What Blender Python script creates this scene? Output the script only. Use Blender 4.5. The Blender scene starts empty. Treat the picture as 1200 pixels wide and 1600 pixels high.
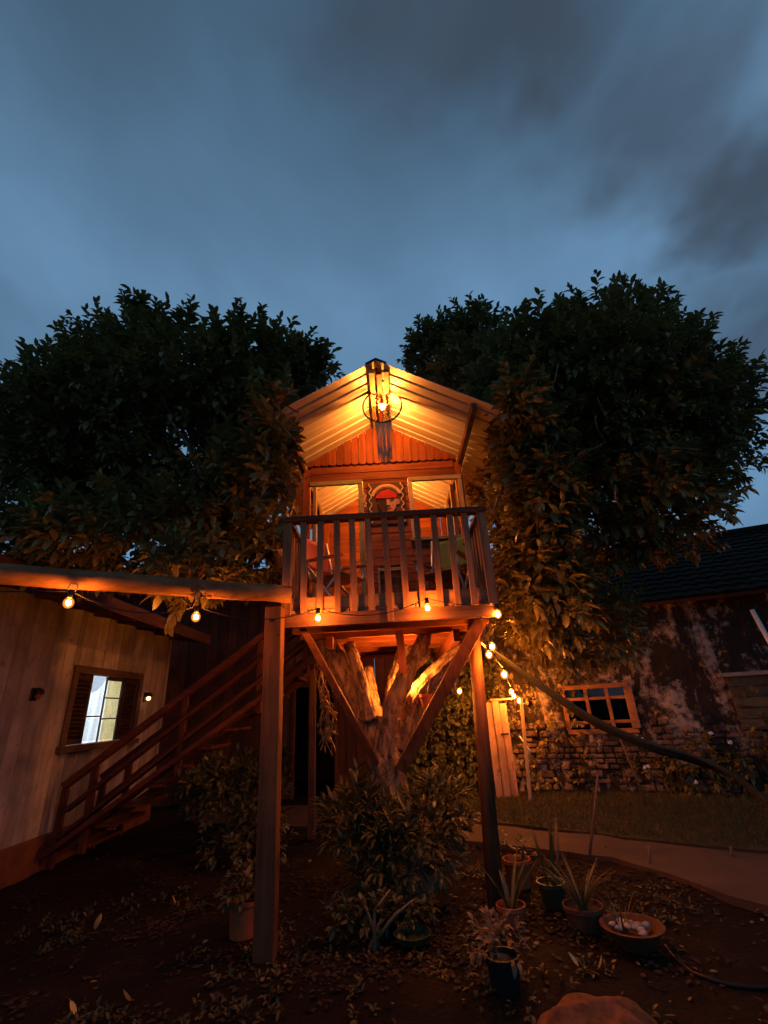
import bpy, bmesh, math, random
import numpy as np
from mathutils import Vector, Matrix, Euler, noise
random.seed(7); RNG = np.random.default_rng(7)
SC = bpy.context.scene
COL = SC.collection
PI = math.pi

# ------------------------------------------------------------------ camera
FPX, CAM_H = 720.0, 1.5
PITCH, ROLL = math.atan(FPX / 1690.0), math.atan2(94.0, 1690.0)
ct, st, cr, sr = math.cos(PITCH), math.sin(PITCH), math.cos(ROLL), math.sin(ROLL)
cd = bpy.data.cameras.new('camera'); cam = bpy.data.objects.new('camera', cd); COL.objects.link(cam)
cd.sensor_fit = 'VERTICAL'; cd.sensor_height = 24.0; cd.sensor_width = 18.0
cd.lens = 24.0 * FPX / 1600.0
cd.clip_start = 0.05; cd.clip_end = 2000
U0 = Vector((0, -st, ct)); Fw = Vector((0, ct, st)); Rt = Vector((1, 0, 0))
xc = Rt * cr - U0 * sr; yc = Rt * sr + U0 * cr; zc = -Fw
M = Matrix((xc, yc, zc)).transposed().to_4x4(); M.translation = (0, 0, CAM_H)
cam.matrix_world = M
SC.camera = cam

def ray(px, py):
    dx, dy = px - 600, py - 800
    u = dx * cr - dy * sr; v = dx * sr + dy * cr
    return Vector((u, FPX * ct + v * st, FPX * st - v * ct))
def P(px, py, Y):                       # measured place: the point at distance Y (m) ahead
    d = ray(px, py); t = Y / d.y
    return Vector((d.x * t, Y, CAM_H + d.z * t))
def G(px, py, z=0.0):                   # measured place on the ground
    d = ray(px, py); t = (z - CAM_H) / d.z
    return Vector((d.x * t, d.y * t, z))
def mpp(p):                             # metres per photo pixel at p
    return ((Vector(p) - Vector((0, 0, CAM_H))).dot(Fw)) / FPX

# ------------------------------------------------------------------ world, sun, exposure
W = bpy.data.worlds.new('World'); SC.world = W; W.use_nodes = True
nt = W.node_tree; nt.nodes.clear()
def wn(t, **k):
    n = nt.nodes.new(t)
    for a, b in k.items(): setattr(n, a, b)
    return n
out = wn('ShaderNodeOutputWorld'); bg = wn('ShaderNodeBackground')
sky = wn('ShaderNodeTexSky', sky_type='NISHITA', sun_disc=False)
sky.sun_elevation = math.radians(3.0); sky.sun_rotation = math.radians(200)
sky.air_density = 1.5; sky.dust_density = 0.3; sky.ozone_density = 6.0
VEIL, CLOUD, CLOUDS = (1.02, 2.0, 3.2), (0.34, 0.51, 0.76), [((0.12, 0.26), (0.20, 0.15), 0, 1.0), ((0.47, 0.42), (0.27, 0.15), 20, 1.0), ((0.76, 0.74), (0.24, 0.20), 40, 0.8),
    ((-0.45, 0.1), (0.3, 0.2), 0, 0.4), ((0.2, -0.4), (0.4, 0.3), 10, 0.8), ((-0.5, -0.6), (0.4, 0.5), 60, 0.6), ((1.2, 0.2), (0.5, 0.5), 0, 0.9), ((-1.3, 0.4), (0.3, 0.5), 0, 0.4)]
tc = wn('ShaderNodeTexCoord')
sep = wn('ShaderNodeSeparateXYZ'); nt.links.new(tc.outputs['Generated'], sep.inputs[0])
def wmath(op, a, b=None, clamp=False):
    n = wn('ShaderNodeMath', operation=op, use_clamp=clamp)
    for i, v in enumerate((a, b)):
        if v is None: continue
        if isinstance(v, (int, float)): n.inputs[i].default_value = v
        else: nt.links.new(v, n.inputs[i])
    return n.outputs[0]
zz = wmath('ADD', wmath('MAXIMUM', sep.outputs[2], 0.0), 0.28)
cx = wmath('DIVIDE', sep.outputs[0], zz); cy = wmath('DIVIDE', sep.outputs[1], zz)
comb = wn('ShaderNodeCombineXYZ'); nt.links.new(cx, comb.inputs[0]); nt.links.new(cy, comb.inputs[1])
def wnoise(scale, rot, loc, detail, rough, dist):
    m = wn('ShaderNodeMapping'); nt.links.new(comb.outputs[0], m.inputs[0])
    m.inputs['Rotation'].default_value = (0, 0, math.radians(rot)); m.inputs['Scale'].default_value = (*scale, 1); m.inputs['Location'].default_value = (*loc, 0)
    n = wn('ShaderNodeTexNoise'); nt.links.new(m.outputs[0], n.inputs['Vector'])
    n.inputs['Scale'].default_value = 1.0; n.inputs['Detail'].default_value = detail; n.inputs['Roughness'].default_value = rough; n.inputs['Distortion'].default_value = dist
    return n.outputs[0]
def wrange(v, a, b, c, d, smooth=True):
    n = wn('ShaderNodeMapRange', interpolation_type='SMOOTHSTEP' if smooth else 'LINEAR'); nt.links.new(v, n.inputs['Value'])
    for k, q in zip(('From Min', 'From Max', 'To Min', 'To Max'), (a, b, c, d)): n.inputs[k].default_value = q
    return n.outputs[0]
def wmix(f, a, b):
    n = wn('ShaderNodeMix', data_type='RGBA')
    for i, v in ((0, f), (6, a), (7, b)):
        if isinstance(v, tuple): n.inputs[i].default_value = (*v, 1)
        elif isinstance(v, float): n.inputs[i].default_value = v
        else: nt.links.new(v, n.inputs[i])
    return n.outputs[2]
def wscale(c, f):
    n = wn('ShaderNodeVectorMath', operation='SCALE'); nt.links.new(c, n.inputs[0]); nt.links.new(f, n.inputs['Scale']); return n.outputs[0]
# dusk sky: Nishita blue behind a thin veil, with a dark streaky cloud bank that thickens to the east (+x)
veil = wmix(0.8, sky.outputs[0], VEIL)
soft = wnoise((2.6, 1.3), -20, (0.3, 0.1), 5, 0.5, 0.4)
veil = wscale(veil, wrange(soft, 0.28, 0.72, 0.72, 1.25, False))
veil = wscale(veil, wrange(sep.outputs[2], 0.66, 0.99, 1.0, 0.46))
# cloud masses: soft lobes on the cloud plane, their edges broken up by noise
wv = wn('ShaderNodeTexNoise'); nt.links.new(comb.outputs[0], wv.inputs['Vector'])
wv.inputs['Scale'].default_value = 4.2; wv.inputs['Detail'].default_value = 4; wv.inputs['Roughness'].default_value = 0.5
wo = wn('ShaderNodeVectorMath', operation='SUBTRACT'); nt.links.new(wv.outputs['Color'], wo.inputs[0]); wo.inputs[1].default_value = (0.5, 0.5, 0.5)
ws = wn('ShaderNodeVectorMath', operation='SCALE'); nt.links.new(wo.outputs[0], ws.inputs[0]); ws.inputs['Scale'].default_value = 0.44
wa = wn('ShaderNodeVectorMath', operation='ADD'); nt.links.new(comb.outputs[0], wa.inputs[0]); nt.links.new(ws.outputs[0], wa.inputs[1])
mask = None
for (px_, py_), (rx, ry), rot, amt in CLOUDS:
    m = wn('ShaderNodeMapping', vector_type='TEXTURE'); nt.links.new(wa.outputs[0], m.inputs[0])
    m.inputs['Location'].default_value = (px_, py_, 0); m.inputs['Rotation'].default_value = (0, 0, math.radians(rot)); m.inputs['Scale'].default_value = (rx, ry, 100)
    ln = wn('ShaderNodeVectorMath', operation='LENGTH'); nt.links.new(m.outputs[0], ln.inputs[0])
    f = wrange(ln.outputs['Value'], 0.35, 1.5, amt, 0.0)
    mask = f if mask is None else wmath('MAXIMUM', mask, f)
wisp = wnoise((5.0, 2.4), -14, (1.0, 2.0), 4, 0.5, 0.6)
mask = wmath('MULTIPLY', mask, wrange(wisp, 0.36, 0.78, 1.0, 0.62))
col = wmix(mask, veil, wscale(wmix(0.0, CLOUD, CLOUD), wrange(soft, 0.3, 0.7, 0.85, 1.15, False)))
nt.links.new(col, bg.inputs['Color']); bg.inputs['Strength'].default_value = 0.15
nt.links.new(bg.outputs[0], out.inputs[0])

sl = bpy.data.lights.new('sun', 'SUN'); sl.energy = 0.01; sl.angle = math.radians(20); sl.color = (0.75, 0.85, 1)
so = bpy.data.objects.new('sun', sl); COL.objects.link(so)
so.rotation_euler = (math.radians(87), 0, math.radians(160))

SC.view_settings.view_transform = 'Standard'; SC.view_settings.look = 'None'
SC.view_settings.exposure = 0; SC.view_settings.gamma = 1; SC.view_settings.use_curve_mapping = False
SC.render.engine = 'CYCLES'
SC.cycles.use_denoising = True; SC.cycles.max_bounces = 7; SC.cycles.diffuse_bounces = 4
SC.cycles.glossy_bounces = 3; SC.cycles.transparent_max_bounces = 8
SC.cycles.caustics_reflective = False; SC.cycles.caustics_refractive = False
SC.cycles.sample_clamp_indirect = 4.0
BULB_L, PORCH_L, ROOM_L = 4600.0, 1900.0, 300.0
WARM = (1.0, 0.27, 0.035)

# ------------------------------------------------------------------ materials
class NT:
    def __init__(s, name):
        s.m = bpy.data.materials.new(name); s.m.use_nodes = True
        s.t = s.m.node_tree; s.b = s.t.nodes['Principled BSDF']; s.out = s.t.nodes['Material Output']
    def n(s, t, **k):
        x = s.t.nodes.new(t)
        for a, b in k.items(): setattr(x, a, b)
        return x
    def l(s, a, b): s.t.links.new(a, b)
    def noise(s, vec, scale, detail=5, rough=0.55, dist=0.0):
        x = s.n('ShaderNodeTexNoise'); x.inputs['Scale'].default_value = scale
        x.inputs['Detail'].default_value = detail; x.inputs['Roughness'].default_value = rough
        x.inputs['Distortion'].default_value = dist
        if vec is not None: s.l(vec, x.inputs['Vector'])
        return x.outputs[0]
    def ramp(s, fac, stops):
        x = s.n('ShaderNodeValToRGB'); e = x.color_ramp.elements
        while len(e) < len(stops): e.new(0.5)
        for i, (p, c) in enumerate(stops):
            e[i].position = p; e[i].color = (*c, 1) if len(c) == 3 else c
        s.l(fac, x.inputs[0]); return x.outputs[0]
    def mix(s, fac, a, b, mode='MIX'):
        x = s.n('ShaderNodeMix', data_type='RGBA', blend_type=mode)
        for i, v in ((0, fac), (6, a), (7, b)):
            if isinstance(v, (int, float)): x.inputs[i].default_value = v
            elif isinstance(v, tuple): x.inputs[i].default_value = (*v, 1)
            else: s.l(v, x.inputs[i])
        return x.outputs[2]
    def rng(s, v, a, b, c, d):
        x = s.n('ShaderNodeMapRange'); s.l(v, x.inputs[0])
        for i, q in zip((1, 2, 3, 4), (a, b, c, d)): x.inputs[i].default_value = q
        return x.outputs[0]
    def bump(s, h, strength=0.5, dist=0.01):
        x = s.n('ShaderNodeBump'); x.inputs['Strength'].default_value = strength; x.inputs['Distance'].default_value = dist
        s.l(h, x.inputs['Height']); s.l(x.outputs[0], s.b.inputs['Normal'])
    def objrand(s):
        return s.n('ShaderNodeObjectInfo').outputs['Random']
    def coord(s, scale=(1, 1, 1), rot=(0, 0, 0)):
        c = s.n('ShaderNodeTexCoord'); m = s.n('ShaderNodeMapping')
        m.inputs['Scale'].default_value = scale; m.inputs['Rotation'].default_value = rot
        s.l(c.outputs['Object'], m.inputs[0]); return m.outputs[0]

def wood(name, base, dark, axis='x', rough=0.65, rot=(0, 0, 0), worn=None, fine=22):
    k = NT(name); sc = {'x': (1.3, fine, fine), 'y': (fine, 1.3, fine), 'z': (fine, fine, 1.3)}[axis]
    r = k.objrand()
    v = k.coord(sc, rot)
    add = k.n('ShaderNodeVectorMath', operation='ADD'); k.l(v, add.inputs[0])
    sca = k.n('ShaderNodeMath', operation='MULTIPLY'); k.l(r, sca.inputs[0]); sca.inputs[1].default_value = 37.0
    k.l(sca.outputs[0], add.inputs[1]); v = add.outputs[0]
    g = k.noise(v, 1.0, 7, 0.62, 0.4)
    c = k.ramp(g, [(0.28, dark), (0.62, base)])
    big = k.noise(k.coord((2.2, 2.2, 2.2)), 1.0, 4, 0.6)
    c = k.mix(1.0, c, k.ramp(big, [(0.3, (0.62, 0.6, 0.58)), (0.7, (1.1, 1.08, 1.05))]), 'MULTIPLY')
    rr = k.rng(r, 0, 1, 0.72, 1.18)
    x = k.n('ShaderNodeCombineXYZ')
    for i in range(3): k.l(rr, x.inputs[i])
    c = k.mix(1.0, c, x.outputs[0], 'MULTIPLY')
    if worn:
        wm = k.ramp(k.noise(k.coord((5, 5, 5)), 1.0, 6, 0.7), [(0.56, (0, 0, 0)), (0.64, (1, 1, 1))])
        c = k.mix(wm, c, worn)
    k.l(c, k.b.inputs['Base Color']); k.b.inputs['Roughness'].default_value = rough; k.b.inputs['Specular IOR Level'].default_value = 0.22
    k.bump(g, 0.45, 0.008)
    return k.m
def plain(name, base, rough=0.6, metal=0.0, var=0.25, scale=9, bump=0.15):
    k = NT(name); g = k.noise(k.coord(), scale, 6, 0.6)
    lo = tuple(c * (1 - var) for c in base); hi = tuple(min(1, c * (1 + var)) for c in base)
    k.l(k.ramp(g, [(0.3, lo), (0.7, hi)]), k.b.inputs['Base Color'])
    k.b.inputs['Roughness'].default_value = rough; k.b.inputs['Metallic'].default_value = metal; k.b.inputs['Specular IOR Level'].default_value = 0.2
    if bump: k.bump(k.noise(k.coord(), scale * 5, 4), bump, 0.004)
    return k.m
def emis(name, col, L):
    k = NT(name); k.b.inputs['Base Color'].default_value = (0.8, 0.7, 0.6, 1)
    k.b.inputs['Emission Color'].default_value = (*col, 1); k.b.inputs['Emission Strength'].default_value = L
    return k.m
def leafm(name, a, b, rough=0.4, trans=0.25):
    k = NT(name)
    g = k.noise(k.coord(), 6.0, 4, 0.6); f = k.noise(k.coord(), 60.0, 2)
    c = k.ramp(g, [(0.3, a), (0.7, b)])
    c = k.mix(k.rng(f, 0.3, 0.7, 0, 0.6), c, tuple(x * 1.6 for x in b))
    k.l(c, k.b.inputs['Base Color']); k.b.inputs['Roughness'].default_value = rough
    tr = k.n('ShaderNodeBsdfTranslucent'); k.l(c, tr.inputs[0])
    mx = k.n('ShaderNodeMixShader'); mx.inputs[0].default_value = trans
    k.l(k.b.outputs[0], mx.inputs[1]); k.l(tr.outputs[0], mx.inputs[2]); k.l(mx.outputs[0], k.out.inputs[0])
    return k.m
def glassm(name, tint=(0.9, 0.95, 0.95)):
    k = NT(name); t = k.t
    tr = k.n('ShaderNodeBsdfTransparent'); tr.inputs[0].default_value = (*tint, 1)
    gl = k.n('ShaderNodeBsdfGlossy'); gl.inputs['Roughness'].default_value = 0.03
    fr = k.n('ShaderNodeLayerWeight'); fr.inputs[0].default_value = 0.5
    pw = k.n('ShaderNodeMath', operation='POWER'); k.l(fr.outputs['Facing'], pw.inputs[0]); pw.inputs[1].default_value = 5.0
    mx = k.n('ShaderNodeMixShader'); k.l(k.rng(pw.outputs[0], 0, 1, 0.04, 0.9), mx.inputs[0]); k.l(tr.outputs[0], mx.inputs[1]); k.l(gl.outputs[0], mx.inputs[2])
    k.l(mx.outputs[0], k.out.inputs[0]); return k.m

M_ = {}
M_['redx'] = wood('red_wood_x', (0.28, 0.080, 0.030), (0.13, 0.035, 0.014), 'x')
M_['redy'] = wood('red_wood_y', (0.28, 0.080, 0.030), (0.13, 0.035, 0.014), 'y')
M_['redz'] = wood('red_wood_z', (0.28, 0.080, 0.030), (0.13, 0.035, 0.014), 'z', worn=None)
M_['dkx'] = wood('dark_wood_x', (0.11, 0.048, 0.026), (0.04, 0.017, 0.01), 'x')
M_['dky'] = wood('dark_wood_y', (0.11, 0.048, 0.026), (0.04, 0.017, 0.01), 'y')
M_['dkz'] = wood('dark_wood_z', (0.11, 0.048, 0.026), (0.04, 0.017, 0.01), 'z')
M_['greyz'] = wood('weathered_wood_z', (0.28, 0.135, 0.07), (0.11, 0.052, 0.027), 'z', 0.75)
M_['greyx'] = wood('weathered_wood_x', (0.38, 0.19, 0.09), (0.18, 0.085, 0.04), 'x', 0.75)
M_['deck'] = wood('deck_wood', (0.32, 0.18, 0.10), (0.14, 0.07, 0.04), 'y', 0.7)
M_['postz'] = wood('post_wood', (0.14, 0.052, 0.020), (0.05, 0.018, 0.007), 'z', 0.7)
M_['brace'] = wood('brace_wood', (0.17, 0.06, 0.026), (0.065, 0.022, 0.01), 'z')
M_['logx'] = wood('log_wood', (0.21, 0.105, 0.045), (0.09, 0.042, 0.018), 'x', 0.75, rot=(0, 0, -0.42))
M_['framez'] = wood('pale_frame_wood', (0.50, 0.40, 0.25), (0.30, 0.22, 0.12), 'z', 0.65)
M_['framex'] = wood('pale_frame_wood_x', (0.50, 0.40, 0.25), (0.30, 0.22, 0.12), 'x', 0.65)
M_['greenx'] = wood('green_paint_x', (0.30, 0.33, 0.15), (0.18, 0.16, 0.08), 'x', 0.6, worn=(0.36, 0.2, 0.1))
M_['greenz'] = wood('green_paint_z', (0.30, 0.33, 0.15), (0.18, 0.16, 0.08), 'z', 0.6, worn=(0.36, 0.2, 0.1))
M_['stair'] = wood('stair_red_paint', (0.105, 0.029, 0.014), (0.045, 0.012, 0.006), 'x', 0.6, rot=(0, 0.62, 0))
M_['stairz'] = wood('stair_red_paint_z', (0.105, 0.029, 0.014), (0.045, 0.012, 0.006), 'z', 0.6)
M_['siding'] = wood('pale_siding', (0.36, 0.325, 0.33), (0.23, 0.20, 0.20), 'z', 0.8, fine=7, worn=(0.21, 0.17, 0.16))
M_['plinth'] = plain('plinth_red_brown', (0.11, 0.04, 0.024), 0.8, var=0.4, scale=4)
M_['wfx'] = wood('window_brown_x', (0.12, 0.075, 0.05), (0.06, 0.035, 0.024), 'y', 0.6)
M_['shut'] = wood('shutter_brown', (0.075, 0.04, 0.028), (0.035, 0.02, 0.014), 'y', 0.6)
M_['white'] = plain('white_paint', (0.8, 0.8, 0.8), 0.6, var=0.05)
M_['sheer'] = leafm('white_sheer', (0.62, 0.64, 0.70), (0.72, 0.74, 0.78), 0.8, 0.6)
M_['curtain'] = leafm('yellow_curtain', (0.74, 0.56, 0.27), (0.84, 0.68, 0.38), 0.8, 0.7)
M_['bwood'] = wood('old_window_wood', (0.40, 0.21, 0.11), (0.2, 0.1, 0.05), 'x', 0.65)
M_['black'] = plain('black_plastic', (0.012, 0.012, 0.013), 0.45, var=0.1)
M_['iron'] = plain('dark_iron', (0.03, 0.026, 0.024), 0.5, 0.6)
M_['steel'] = plain('grey_tube_steel', (0.55, 0.56, 0.58), 0.35, 0.7, var=0.1)
M_['rope'] = plain('cream_cord', (0.55, 0.42, 0.26), 0.9, scale=60, bump=0.5)
M_['hamm'] = plain('hammock_cloth', (0.032, 0.034, 0.024), 0.9, var=0.25, scale=30, bump=0.5)
M_['terra'] = plain('terracotta', (0.26, 0.068, 0.024), 0.8, var=0.25, scale=12)
M_['terrad'] = plain('old_clay', (0.085, 0.036, 0.018), 0.85, var=0.35, scale=10)
M_['greenpot'] = plain('green_plastic_pot', (0.022, 0.032, 0.016), 0.5)
M_['soilpot'] = plain('pot_soil', (0.035, 0.022, 0.014), 0.95, var=0.5, scale=30, bump=1.0)
M_['stone'] = plain('pale_stone', (0.28, 0.23, 0.19), 0.8, var=0.3, scale=12, bump=0.5)
M_['finger_blob'] = plain('finger_blob_brown', (0.12, 0.048, 0.022), 0.9, var=0.6, scale=14, bump=1.0)  # colour of the form added for the blurred fingertip
M_['fgreen'] = plain('green_canvas', (0.085, 0.13, 0.05), 0.85, var=0.15, scale=40)
M_['fred'] = plain('red_canvas', (0.45, 0.09, 0.06), 0.85, var=0.15, scale=40)
M_['seat'] = wood('chair_seat_wood', (0.45, 0.24, 0.09), (0.26, 0.12, 0.05), 'x', 0.5)
M_['pane'] = glassm('pane_glass'); M_['darkglass'] = glassm('old_pane_glass', (0.5, 0.55, 0.6))
M_['bulb'] = emis('string_bulb_glow', WARM, BULB_L)
k = NT('amber_halo_globe'); tr = k.n('ShaderNodeBsdfTransparent'); tr.inputs[0].default_value = (1.0, 0.86, 0.66, 1)
em = k.n('ShaderNodeEmission'); em.inputs[0].default_value = (1.0, 0.30, 0.045, 1); em.inputs[1].default_value = 2.4  # shell emission fades toward the rim: a halo painted round the filament
lw = k.n('ShaderNodeLayerWeight'); lw.inputs[0].default_value = 0.5
pw = k.n('ShaderNodeMath', operation='POWER'); iv = k.n('ShaderNodeMath', operation='SUBTRACT'); iv.inputs[0].default_value = 1.0
k.l(lw.outputs['Facing'], iv.inputs[1]); k.l(iv.outputs[0], pw.inputs[0]); pw.inputs[1].default_value = 1.6
mx = k.n('ShaderNodeMixShader'); k.l(k.rng(pw.outputs[0], 0, 1, 0.04, 0.6), mx.inputs[0]); k.l(tr.outputs[0], mx.inputs[1]); k.l(em.outputs[0], mx.inputs[2]); k.l(mx.outputs[0], k.out.inputs[0]); M_['globe'] = k.m
M_['porch'] = emis('porch_bulb_glow', WARM, PORCH_L)
M_['room'] = emis('room_lamp_glow', (0.86, 0.93, 1.0), ROOM_L)
M_['wlamp'] = emis('wall_lamp_glow', (1.0, 0.5, 0.2), 5.0)
M_['leaf'] = leafm('tree_leaf', (0.062, 0.060, 0.017), (0.165, 0.135, 0.040), 0.40, 0.28)
M_['shrub'] = leafm('shrub_leaf', (0.03, 0.033, 0.012), (0.07, 0.063, 0.024), 0.5)
M_['shrub2'] = leafm('grey_green_leaf', (0.042, 0.044, 0.017), (0.095, 0.095, 0.042), 0.5)
M_['creeper'] = leafm('creeper_leaf', (0.07, 0.08, 0.02), (0.15, 0.15, 0.05), 0.5)
M_['grass'] = leafm('grass_blade', (0.03, 0.033, 0.008), (0.06, 0.058, 0.014), 0.6)
M_['succ'] = leafm('succulent_leaf', (0.026, 0.028, 0.007), (0.06, 0.056, 0.016), 0.45, 0.05)
M_['dry'] = leafm('dry_leaf', (0.06, 0.036, 0.018), (0.17, 0.11, 0.055), 0.7)
M_['dryvine'] = plain('dry_vine', (0.22, 0.13, 0.07), 0.9, scale=30)
M_['twig'] = plain('twig_bark', (0.13, 0.08, 0.05), 0.85, scale=20)

k = NT('roof_steel'); g = k.noise(k.coord((0.6, 6, 0.6)), 2.0, 5)
k.l(k.ramp(g, [(0.3, (0.50, 0.47, 0.42)), (0.7, (0.64, 0.61, 0.56))]), k.b.inputs['Base Color'])
k.b.inputs['Roughness'].default_value = 0.5; k.b.inputs['Metallic'].default_value = 0.15; M_['roof'] = k.m
k = NT('bark'); v = k.coord((9, 9, 3.2)); g = k.noise(v, 1.6, 8, 0.65, 0.8); g2 = k.noise(k.coord((3, 3, 3)), 1.0, 4)
c = k.ramp(g, [(0.38, (0.04, 0.02, 0.011)), (0.48, (0.17, 0.09, 0.048)), (0.64, (0.34, 0.20, 0.11))])
k.l(k.mix(k.rng(g2, 0.5, 0.75, 0, 0.3), c, (0.18, 0.13, 0.09)), k.b.inputs['Base Color']); k.b.inputs['Roughness'].default_value = 0.9
k.bump(g, 1.0, 0.06); M_['bark'] = k.m
k = NT('garden_soil'); g = k.noise(k.coord(), 1.3, 6, 0.6); f = k.noise(k.coord(), 26, 8, 0.7)
c = k.ramp(g, [(0.3, (0.005, 0.0028, 0.0014)), (0.55, (0.011, 0.006, 0.0028)), (0.75, (0.020, 0.010, 0.0045))])
k.l(k.mix(1.0, c, k.ramp(f, [(0.3, (0.5, 0.5, 0.5)), (0.7, (1.25, 1.2, 1.15))]), 'MULTIPLY'), k.b.inputs['Base Color'])
k.b.inputs['Roughness'].default_value = 0.95; k.b.inputs['Specular IOR Level'].default_value = 0.15; k.bump(f, 0.9, 0.04); M_['soil'] = k.m
k = NT('worn_concrete'); g = k.noise(k.coord(), 2.0, 6, 0.65); f = k.noise(k.coord(), 40, 6, 0.7)
c = k.ramp(g, [(0.3, (0.030, 0.017, 0.010)), (0.7, (0.065, 0.037, 0.022))])
k.l(k.mix(1.0, c, k.ramp(f, [(0.3, (0.75, 0.75, 0.75)), (0.7, (1.15, 1.12, 1.1))]), 'MULTIPLY'), k.b.inputs['Base Color'])
k.b.inputs['Roughness'].default_value = 0.9; k.bump(f, 0.5, 0.01); M_['path'] = k.m
k = NT('lawn_soil'); g = k.noise(k.coord(), 2.2, 6, 0.65)
k.l(k.ramp(g, [(0.3, (0.02, 0.017, 0.006)), (0.7, (0.04, 0.035, 0.012))]), k.b.inputs['Base Color']); k.b.inputs['Roughness'].default_value = 0.95
k.bump(k.noise(k.coord(), 50, 5), 0.8, 0.02); M_['lawn'] = k.m
def mossy(name, pale, darkc, lo, hi):
    k = NT(name)
    a = k.noise(k.coord((1.25, 1.25, 0.28), (0, 0.1, 0)), 1.9, 9, 0.68, 0.9); b = k.noise(k.coord(), 7.0, 8, 0.7)
    s = k.n('ShaderNodeMath', operation='ADD'); k.l(a, s.inputs[0])
    mm = k.n('ShaderNodeMath', operation='MULTIPLY'); k.l(b, mm.inputs[0]); mm.inputs[1].default_value = 0.7; k.l(mm.outputs[0], s.inputs[1])
    msk = k.ramp(s.outputs[0], [(lo, (0, 0, 0)), (hi, (1, 1, 1))])
    pc = k.ramp(b, [(0.3, tuple(x * 0.6 for x in pale)), (0.7, pale)])
    k.l(k.mix(msk, darkc, pc), k.b.inputs['Base Color']); k.b.inputs['Roughness'].default_value = 0.92
    k.bump(s.outputs[0], 0.9, 0.04); return k.m
M_['mossy'] = mossy('mouldy_plaster', (0.37, 0.32, 0.29), (0.014, 0.010, 0.008), 0.86, 1.0)
M_['oldstone'] = mossy('mouldy_stone', (0.20, 0.145, 0.11), (0.024, 0.018, 0.014), 0.74, 0.95)
M_['tile'] = plain('dark_roof_tile', (0.016, 0.011, 0.009), 0.85, var=0.5, scale=5, bump=0.5); M_['tile'].node_tree.nodes['Principled BSDF'].inputs['Specular IOR Level'].default_value = 0.08
M_['board'] = wood('drab_boards', (0.14, 0.115, 0.075), (0.08, 0.06, 0.04), 'x', 0.8)
M_['door'] = wood('weathered_pale_paint', (0.42, 0.28, 0.21), (0.17, 0.10, 0.07), 'z', 0.85, worn=(0.10, 0.055, 0.035), fine=9)

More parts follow.
